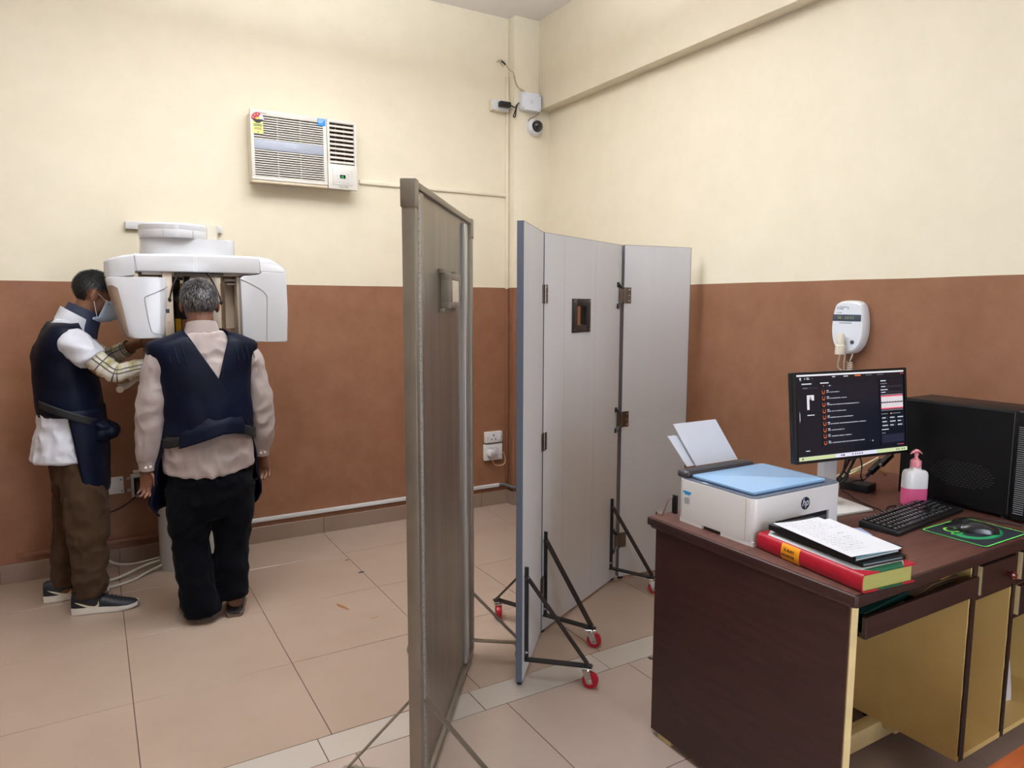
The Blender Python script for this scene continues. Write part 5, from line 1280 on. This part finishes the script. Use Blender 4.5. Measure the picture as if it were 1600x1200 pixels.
RA = [(.640, py, 1.315), (.682, py-.005, 1.19), (.702, py-.005, 1.04), (.712, py+.01, .90), (.700, py+.02, .80), (.699, py+.022, .768)]
for A_ in (LA, RA): limb(b, A_, [.050, .045, .038, .034, .026, .025])
# hands: fingers down, thumb forward
hand(b, T_axes((.190, py+.020, .762), (-.05, -.04, -1), (-.80, .60, .02)), .95, .60, -1)
hand(b, T_axes((.704, py+.020, .777), (.10, -.04, -1), (-.80, .60, -.10)), .95, .66, 1)
for x0, x1, x2, s_ in ((.375, .358, .372, -1), (.540, .545, .540, 1)):
    limb(b, [(x0, py, .66), (x1, py+.01, .45), (x2, py-.012, .18), (x2, py-.01, .075)], [.080, .056, .042, .036])
    limb(b, [(x2, py-.034, .060), (x2+.012*s_, py+.05, .048), (x2+.04*s_, py+.15, .034)], [.033, .033, .020], flat=.8)
pb_ = meshobj('body', remesh(b, .0045, 3), SK1, t)
facial(pb_, TH_, mat('lips_patient', (104, 60, 50), .45))
def keep1(p): return p.z > -.045+.50*max(0, p.x+.02) and not (p.x > .060 and p.z < .075) and not (abs(p.y) > .060 and p.z < .0 and -.035 < p.x < .02)
hair(TH_, keep1, [(24, 21, 23), (46, 42, 44), (88, 84, 84), (156, 152, 150)], 5200, .020, 5, pb_, (-.055, .01, .115), .30, (30, 27, 28), 'short grey-flecked hair')
# shirt with sleeves
s = MB()
loft(s, [(.745, .456, py, .204, .142), (.80, .456, py, .204, .142), (.88, .457, py, .196, .138), (.98, .458, py, .183, .130), (1.12, .459, py, .183, .130), (1.24, .458, py, .186, .118), (1.31, .456, py, .180, .098), (1.365, .455, py, .118, .076), (1.395, .453, py+.002, .083, .070)], 36)
limb(s, [(.305, py, 1.315), (.262, py-.002, 1.27), (.236, py-.005, 1.18), (.220, py-.007, 1.05), (.206, py+.006, .92), (.194, py+.016, .82), (.191, py+.02, .772)], [.060, .062, .058, .066, .060, .046, .036], 20)
limb(s, [(.612, py, 1.315), (.655, py-.002, 1.27), (.686, py-.005, 1.17), (.703, py-.007, 1.02), (.712, py+.004, .90), (.703, py+.016, .83), (.700, py+.02, .788)], [.060, .058, .052, .060, .052, .040, .034], 20)
me = remesh(s, .007, 4, WR(.0075))
for v in me.vertices:                       # shirt tail dips at the back
    if v.co.z < .80 and .24 < v.co.x < .675 and abs(v.co.x-.456) < .2: v.co.z -= max(0, .80-v.co.z)/.055*.022*(1-((v.co.x-.44)/.21)**2)
sh_ = meshobj('shirt', me, SHIRT, t, 'taupe long-sleeved shirt')
c_ = MB(); c_.rings([ering((.450, py+.006, z), a, b2, 36, 1, Vector((1, 0, 0)), Vector((0, 1, sl))) for z, a, b2, sl in ((1.372, .086, .074, -.18), (1.392, .080, .070, -.2), (1.425, .070, .064, -.22), (1.440, .067, .062, -.22), (1.441, .062, .057, -.22), (1.40, .060, .056, -.2))], cap=False)
obj('collar', c_, SHIRT, sh_, angle=60)
obj('collar_seam', MB().tube([(.450+.0835*math.cos(a), py+.006+.073*math.sin(a), 1.383-.2*.073*math.sin(a)) for a in [PI+PI*k/16 for k in range(17)]], .0018, 6), mat('seam_taupe', (128, 112, 106), .8), sh_)
for (x, z, ax) in ((.191, .782, -.02), (.700, .797, -.01)):
    cf = obj('cuff', MB().rings([ering((x+ax*(z0-z), py+.02, z0), a, a*1.08, 24) for z0, a in ((z-.024, .0335), (z-.022, .037), (z+.02, .039), (z+.028, .040), (z+.028, .030), (z-.024, .030))], cap=False), SHIRT, sh_)
    objs('button', MB().lathe([(0, 0), (.006, 0), (.006, .003), (0, .003)], 12, T_axes((x+.01, py-.0195, z), (1, 0, 0), (0, 0, 1))).lathe([(0, 0), (.006, 0), (.006, .003), (0, .003)], 12, T_axes((x-.010, py-.0195, z-.002), (1, 0, 0), (0, 0, 1))), M['ivory'], cf)
# trousers
s = MB()
loft(s, [(.485, .457, py, .03, .03), (.515, .457, py, .150, .10), (.60, .457, py, .186, .130), (.70, .457, py, .190, .135), (.80, .457, py, .180, .125)], 32)
limb(s, [(.365, py, .66), (.358, py, .54), (.354, py+.004, .39), (.370, py-.012, .20), (.388, py-.016, .085), (.395, py-.018, .035)], [.108, .101, .083, .086, .090, .088], 22)
limb(s, [(.550, py, .66), (.552, py, .54), (.540, py+.006, .37), (.533, py-.008, .20), (.531, py-.012, .11), (.531, py-.012, .095)], [.108, .101, .080, .077, .074, .073], 22)
meshobj('trousers', remesh(s, .007, 4, WR(.007)), NTR, t, 'dark navy trousers')
# shoes
def shoe(mb_up, mb_so, heel, dr, L, w, h, sole=.022, back=1.0):
    d = Vector((math.sin(dr), math.cos(dr), 0)); sd = Vector((math.cos(dr), -math.sin(dr), 0)); h0 = Vector(heel)
    S = []; Q = []
    for u, ww, hh in ((0, .62, .9), (.06, .80, 1.0), (.18, .86, 1.02), (.32, .84, .98), (.45, .86, .78), (.58, .96, .60), (.72, 1.0, .48), (.86, .88, .40), (.95, .66, .34), (1.0, .34, .24)):
        c = h0+d*L*u
        if u < .3: hh *= back
        S.append([c+sd*w*ww*math.cos(a)+Vector((0, 0, sole*.7*(1-.6*u*u)+(h*hh)*max(0, math.sin(a))**.75+(0 if math.sin(a) >= 0 else 0))) for a in [2*PI*k/20 for k in range(20)]])
        lift = .012*max(0, (u-.75)/.25)**2
        Q.append([c+sd*(w*ww+.003)*x+Vector((0, 0, z+lift)) for x, z in ((1, .003), (1.04, sole*.5*(1-.5*u*u)), (1.02, sole*(1-.5*u*u)), (-1.02, sole*(1-.5*u*u)), (-1.04, sole*.5*(1-.5*u*u)), (-1, .003), (-.9, 0), (.9, 0))])
    mb_up.rings(S); mb_so.rings(Q)
LO = mat('loafer_dark', (46, 42, 46), .55); LSO = mat('loafer_sole', (112, 96, 80), .7)
for heel, dr in (((.393, py-.062, 0), -.22), ((.526, py-.072, 0), .22)):
    u_, q_ = MB(), MB(); shoe(u_, q_, heel, dr, .262, .045, .056, .022, .22)
    so = obj('shoe', u_, LO, t, angle=60, label='dark slip-on shoe'); obj('sole', q_, LSO, so, angle=40)
# lead apron: back panels with a deep V, crossing to the right
VS = dense([(.925, .459, py, .196, .150), (1.00, .459, py, .194, .146), (1.10, .459, py, .193, .142), (1.16, .459, py, .196, .138), (1.22, .458, py, .206, .130), (1.27, .457, py, .222, .120), (1.31, .456, py, .236, .110), (1.335, .455, py, .240, .100), (1.352, .454, py, .226, .095), (1.372, .454, py, .170, .088), (1.392, .453, py, .112, .080), (1.405, .453, py, .090, .077)], .012)
VW = [(.010, 6, (1, 1, 1.5)), (.005, 15, (1.5, 1, .7))]
Lk = Vector((.500-.373, 0, 1.175-1.394)).normalized()    # left neckline direction
LN = Vector((-Lk.z, 0, Lk.x))*-1
# right panel (underneath) and left panel (on top), each trimmed along its own neckline
rp = half_shell(VS, 176, 364); Rk = Vector((.492-.552, 0, 1.17-1.375)).normalized()
cut(rp, (.552, 0, 1.375), (Rk.z, 0, -Rk.x) if Rk.z*(0-.552) > 0 else (-Rk.z, 0, Rk.x))
apr = None
def side_of(co, no, p): return (Vector(p)-Vector(co)).dot(Vector(no))
apr = shell('apron', rp, NV, t, .007, 'navy lead apron, right back panel', VW)
lp = half_shell([(z, cx, cy, a+.006, b2+.008) for z, cx, cy, a, b2 in VS], 176, 364)
no = Vector((-Lk.z, 0, Lk.x)); 
if side_of((.373, 0, 1.394), no, (.70, 0, 1.394)) < 0: no = -no
cut(lp, (.373, 0, 1.394), no)
ov = Vector((.593-.500, 0, 1.032-1.175)).normalized()
shell('back_panel', lp, NV, apr, .007, 'left back panel crossing over the right one', VW)
shell('front_panel', half_shell([(z, cx, cy, a+.002, b2+.004) for z, cx, cy, a, b2 in VS], -4, 184), NV, apr, .007, None, VW)
def vest_y(x, z):
    for s0, s1 in zip(VS, VS[1:]):
        if s0[0] <= z <= s1[0]:
            u = (z-s0[0])/(s1[0]-s0[0]); _, cx, cy, a, b2 = [q+(r-q)*u for q, r in zip(s0, s1)]
            c = min(1, abs(x-cx)/(a+.006))**(1/.9); return cy-(b2+.008)*math.sqrt(max(0, 1-c*c))**.9
    return py-.1
for xs in ((.255, .350), (.575, .655)):
    for k in range(4):
        x = xs[0]+(xs[1]-xs[0])*k/3; obj('quilting_seam', MB().tube([(x+.004*q, vest_y(x+.004*q, 1.335-.018*q)-.0035, 1.335-.018*q) for q in range(5)], .0018, 6, smooth=3), NVd, apr)
wb = half_shell(dense([(.903, .458, py, .208, .162), (.948, .459, py, .208, .162)], .01), 172, 368)
for v in wb.bm.verts:                       # webbing drops from the right hip to the left hip
    v.co.z += -.034+.070*min(1, max(0, (v.co.x-.27)/.22)) - .050*max(0, (v.co.x-.56)/.09)
shell('waist_strap', wb, BK, apr, .006, 'black waist strap')
fl = half_shell(dense([(.893, .458, py, .215, .170), (.945, .459, py, .214, .167), (.990, .459, py, .198, .148)], .008), 231, 309)
for v in fl.bm.verts: v.co.z += -.030+.066*min(1, max(0, (v.co.x-.28)/.22)) - .020*max(0, (v.co.x-.54)/.09)
shell('lower_flap', fl, NV, apr, .007, None, VW)
sk = half_shell(dense([(.548, .440, py+.012, .222, .160), (.565, .440, py+.012, .236, .168), (.60, .440, py+.012, .248, .172), (.66, .443, py+.012, .240, .170), (.75, .447, py+.01, .224, .165), (.90, .455, py+.005, .203, .155), (.96, .458, py, .199, .152)], .02), -14, 196)
shell('apron_skirt', sk, NV, apr, .008, 'front skirt of the apron showing at both sides of the legs', VW)

# ---------------------------------------------------------------- the technician, in profile
ty = 4.11
t = thing('person', 'masked person in white coat, navy lead apron and brown trousers leaning in', 'person', (-.10, ty, 0))
TT = Matrix.Translation((.026, ty, 1.572)) @ Matrix.Rotation(math.radians(4), 4, 'Z') @ Matrix.Rotation(math.radians(26), 4, 'Y')
b = MB(); head(b, TT)
limb(b, [(-.075, ty, 1.36), (-.045, ty, 1.45), (.0, ty, 1.53)], [.068, .056, .054])
tt = [(.66, -.11, ty, .070, .110), (.80, -.12, ty, .075, .130), (1.00, -.100, ty, .105, .145), (1.15, -.10, ty, .105, .150), (1.28, -.105, ty, .095, .160), (1.37, -.095, ty, .075, .130), (1.42, -.08, ty, .055, .08)]
loft(b, tt)
N1 = [(-.075, ty-.165, 1.36), (.005, ty-.205, 1.25), (.090, ty-.225, 1.180), (.165, ty-.235, 1.20), (.235, ty-.245, 1.222), (.285, ty-.25, 1.235)]
N2 = [(-.075, ty+.165, 1.36), (.0, ty+.20, 1.27), (.075, ty+.20, 1.235), (.15, ty+.16, 1.285), (.20, ty+.11, 1.315), (.235, ty+.07, 1.325)]
for q in (N1, N2): limb(b, q, [.045, .042, .038, .033, .027, .025])
hand(b, T_axes((.280, ty-.25, 1.235), (1, .02, .25), (0, .5, .85)), .90, .45, 1)
hand(b, T_axes((.225, ty+.08, 1.322), (.8, -.5, .12), (0, .3, .9)), .88, .5, 1)
for y_, xk, xa in ((ty-.12, -.085, -.09), (ty+.115, -.125, -.19)):
    limb(b, [(-.11, y_*.8+ty*.2, .74), (xk, y_, .47), (xa, y_, .14), (xa, y_, .08)], [.066, .056, .042, .038])
    limb(b, [(xa-.03, y_, .050), (xa+.06, y_-.015, .046), (xa+.15, y_-.03, .034)], [.028, .026, .016], flat=.8)
tb = meshobj('body', remesh(b, .0045, 3), SK2, t)
facial(tb, TT, mat('lips_technician', (110, 66, 56), .45))
def keep2(p): return (p.x < -.035 and p.z > -.050) or (p.z > .028+.5*max(0, p.x-.02) and not (p.x > .062 and p.z < .075))
hair(TT, keep2, [(14, 13, 15), (24, 22, 24)], 3600, .018, 9, tb, (-.05, .0, .115), .35, (16, 15, 17), 'short black hair')
# face mask with ear loops
mk = MB(); R_ = []
for i in range(11):
    z = -.118+.112*i/10; u = i/10; bulge = .030*math.sin(PI*u)**.8
    q = []
    for k in range(15):
        a = -1.15+2.3*k/14
        q.append(TT @ Vector((.022+(.070+bulge*math.cos(a)**2+(.012 if .35 < u < .95 else 0)*math.cos(a)**4)*math.cos(a)-.018*(u < .15), .070*math.sin(a), z)))
    R_.append(q)
mk.rings(R_, closed=False)
msk = shell('face_mask', mk, mat('mask_blue', (178, 194, 214), .8, var=.03, vs=20), tb, .003, 'pale blue surgical mask')
for z0, z1 in ((-.012, .008), (-.108, -.035)):
    obj('ear_loop', MB().tube([TT @ Vector((.052, -.066, z0)), TT @ Vector((.028, -.078, (z0+z1)/2)), TT @ Vector((.004, -.086, z1))], .0016, 6, smooth=3), M['white'], msk)
# coat, sleeves
s = MB()
loft(s, [(.765, -.130, ty, .162, .190), (.85, -.132, ty, .142, .178), (1.00, -.122, ty, .120, .162), (1.12, -.115, ty, .118, .158), (1.25, -.125, ty, .112, .165), (1.33, -.122, ty, .100, .165), (1.40, -.105, ty, .082, .125), (1.45, -.085, ty, .070, .082)], 36)
for y_, dx in ((-1, 0), (1, .0)):
    limb(s, [(-.085, ty+y_*.12, 1.345), (-.065, ty+y_*.168, 1.335), (-.028, ty+y_*.198, 1.295), (.000, ty+y_*.212, 1.262)], [.066, .072, .068, .064], 22)
me = remesh(s, .007, 3, WR(.009))
ct = meshobj('coat', me, COAT, t, 'white short-sleeved coat')
cb = MB(); cb.rings([ering((-.066+.30*(z-1.43), ty, z), a, b2, 36, 1, Vector((1, 0, -.62)), Vector((0, 1, 0))) for z, a, b2 in ((1.405, .080, .104), (1.44, .074, .092), (1.472, .070, .086), (1.474, .066, .082), (1.43, .068, .085))], cap=False)
obj('coat_collar', cb, COAT, ct, angle=60)
# plaid over-sleeves
def plaid():
    m, tr, bs_ = nt('plaid_cloth'); a = N(tr, 'ShaderNodeVertexColor'); a.layer_name = 'ink'; tr.links.new(a.outputs[0], bs_.inputs['Base Color']); bs_.inputs['Roughness'].default_value = .85; return m
PLD = plaid()
def oversleeve(pts, rs, nm):
    P, rr_ = spline([Vector(p) for p in pts], 14, rs); n = 48; L = [0]
    for p, q in zip(P, P[1:]): L.append(L[-1]+(q-p).length)
    mb = MB(); ly = mb.bm.loops.layers.float_color.new('ink'); up_ = None; RR = []
    for i, p in enumerate(P):
        tg = (P[min(i+1, len(P)-1)]-P[max(i-1, 0)]).normalized()
        if up_ is None: up_ = Vector((0, 0, 1))
        x = tg.cross(up_).normalized(); up_ = x.cross(tg).normalized()
        r = rr_[i]*(1+.07*noise.noise(Vector((L[i]*34, i*.0, 2)))+.10*(max(0, math.sin(L[i]*150)) if .09 < L[i] < .17 else 0)*.6)
        RR.append([mb.bm.verts.new(p+(r+.003*noise.noise(Vector((k*.35, L[i]*40, 1))))*(math.cos(2*PI*k/n)*x+math.sin(2*PI*k/n)*up_)) for k in range(n)])
    base, dkc, lt, ol = (186, 178, 142), (84, 82, 84), (206, 200, 184), (170, 158, 108)
    for i in range(len(P)-1):
        for k in range(n):
            f_ = mb.bm.faces.new((RR[i][k], RR[i][(k+1) % n], RR[i+1][(k+1) % n], RR[i+1][k]))
            u = (L[i]*100) % 7.0; w_ = k % 16
            c = base
            if 4.2 < u or 10 < w_: c = lt
            if 1.2 < u < 3.0 and 3 < w_ < 8: c = ol
            if u < .42 or 1.3 < u < 1.7 or w_ == 0 or w_ == 3: c = dkc
            for l_ in f_.loops: l_[ly] = (*lin(c), 1)
    return obj(nm, mb, PLD, t, label='yellow-green plaid over-sleeve', angle=60)
oversleeve([(-.02, ty-.205, 1.292), (.035, ty-.215, 1.240), (.090, ty-.225, 1.196), (.150, ty-.232, 1.205), (.235, ty-.245, 1.224), (.275, ty-.25, 1.232)], [.052, .050, .048, .047, .043, .038], 'over_sleeve')
oversleeve([(-.02, ty+.20, 1.30), (.03, ty+.205, 1.265), (.075, ty+.20, 1.245), (.12, ty+.18, 1.268), (.17, ty+.14, 1.298)], [.050, .048, .046, .044, .040], 'over_sleeve')
# trousers and trainers
s = MB()
loft(s, [(.62, -.10, ty, .05, .06), (.66, -.10, ty, .108, .160), (.76, -.110, ty, .110, .152), (.86, -.12, ty, .095, .135)], 32)
limb(s, [(-.095, ty-.085, .80), (-.072, ty-.100, .58), (-.070, ty-.115, .40), (-.072, ty-.122, .24), (-.070, ty-.125, .12), (-.068, ty-.125, .088)], [.085, .102, .094, .080, .072, .072], 22)
limb(s, [(-.105, ty+.085, .80), (-.120, ty+.098, .58), (-.140, ty+.11, .40), (-.170, ty+.115, .24), (-.180, ty+.118, .12), (-.182, ty+.118, .070)], [.085, .098, .084, .074, .068, .066], 22)
meshobj('trousers', remesh(s, .007, 4, WR(.009)), BTR, t, 'brown trousers')
TRN = mat('trainer_black', (22, 24, 32), .5, bump=.3, bs=160); TSO = mat('trainer_sole', (216, 208, 196), .5, var=.06, vs=14); SWO = mat('swoosh_cream', (214, 206, 180), .5)
for heel, dr in (((-.155, ty-.110, 0), PI/2+.22), ((-.285, ty+.128, 0), PI/2+.06)):
    u_, q_ = MB(), MB(); shoe(u_, q_, heel, dr, .292, .046, .082, .036)
    so = obj('trainer', u_, TRN, t, angle=60, label='black trainer with white sole'); obj('sole', q_, TSO, so, angle=40)
    d = Vector((math.sin(dr), math.cos(dr), 0)); sd = Vector((math.cos(dr), -math.sin(dr), 0))
    sgn = 1 if sd.y < 0 else -1
    T = T_axes(Vector(heel)+d*.02+sgn*sd*.0395, d, (sgn*sd*-.05+Vector((0, 0, 1))))
    obj('side_mark', MB().prism([(.0, .066), (.03, .056), (.06, .044), (.085, .038), (.098, .046), (.102, .064), (.105, .042), (.098, .030), (.082, .027), (.055, .034), (.025, .050)], .004, T), SWO, so, label='cream curved side mark')
    lc = MB()
    for k in range(5): 
        c = Vector(heel)+d*(.135+.018*k); lc.bar(c-sd*.022+Vector((0, 0, .083-.0075*k)), c+sd*.022+Vector((0, 0, .083-.0075*k)), .005, .005)
    objs('lace', lc, mat('lace_dark', (40, 42, 50), .7), so)
# lead apron and thyroid collar
VA = [(.985, -.105, ty, .138, .178), (1.04, -.108, ty, .140, .180), (1.12, -.112, ty, .140, .182), (1.20, -.118, ty, .137, .186), (1.27, -.122, ty, .132, .192), (1.325, -.122, ty, .122, .196), (1.37, -.116, ty, .104, .200), (1.40, -.112, ty, .090, .190), (1.422, -.108, ty, .078, .168), (1.438, -.104, ty, .070, .140)]
ap = shell('apron', half_shell(dense(VA, .015), 0, 360, 72), NV, t, .007, 'navy lead apron', [(.012, 6, (1, 1, 1.6)), (.006, 14, (1, 1, .8))])
fs = half_shell(dense([(.592, -.050, ty, .080, .150), (.61, -.055, ty, .092, .172), (.65, -.060, ty, .102, .188), (.75, -.072, ty, .116, .196), (.85, -.082, ty, .126, .196), (.95, -.095, ty, .136, .190), (1.02, -.102, ty, .142, .184)], .02), -96, 96)
shell('apron_skirt', fs, NV, ap, .008, 'front skirt of the apron', [(.010, 7, (1, 1, .9)), (.004, 16, (1.4, 1.4, .6))])
tbm = MB(); tbm.ell((.020, ty-.05, .925), (.075, .120, .034), Matrix.Rotation(.55, 3, 'Y'), 24, 14); tbm.ell((.050, ty-.07, .900), (.052, .100, .040), Matrix.Rotation(.2, 3, 'Y'), 24, 14); tbm.ell((.010, ty-.09, .885), (.050, .09, .05), None, 24, 14)
meshobj('tied_bundle', remesh(tbm, .006, 3, [(.012, 14, (1, 1, 1), False), (.006, 30, (1, 1, 1), True)]), NV, ap, 'bunched apron fold at the waist')
st = half_shell(dense([(1.00, -.103, ty, .150, .192), (1.040, -.105, ty, .150, .192)], .01), 180, 360)
for v in st.bm.verts: v.co.z += -.45*(v.co.x+.10)-.025
shell('waist_strap', st, BK, ap, .006, 'black waist strap')
tc = MB(); tc.rings([ering((-.058+.52*(z-1.42), ty, z), a, b2, 36, 1, Vector((1, 0, -.50)), Vector((0, 1, 0))) for z, a, b2 in ((1.395, .096, .098), (1.43, .084, .084), (1.47, .075, .073), (1.502, .071, .069), (1.502, .064, .062), (1.43, .064, .064))], cap=False)
obj('thyroid_collar', tc, mat('collar_navy', (34, 42, 66), .6), t, label='dark navy thyroid collar', angle=60)
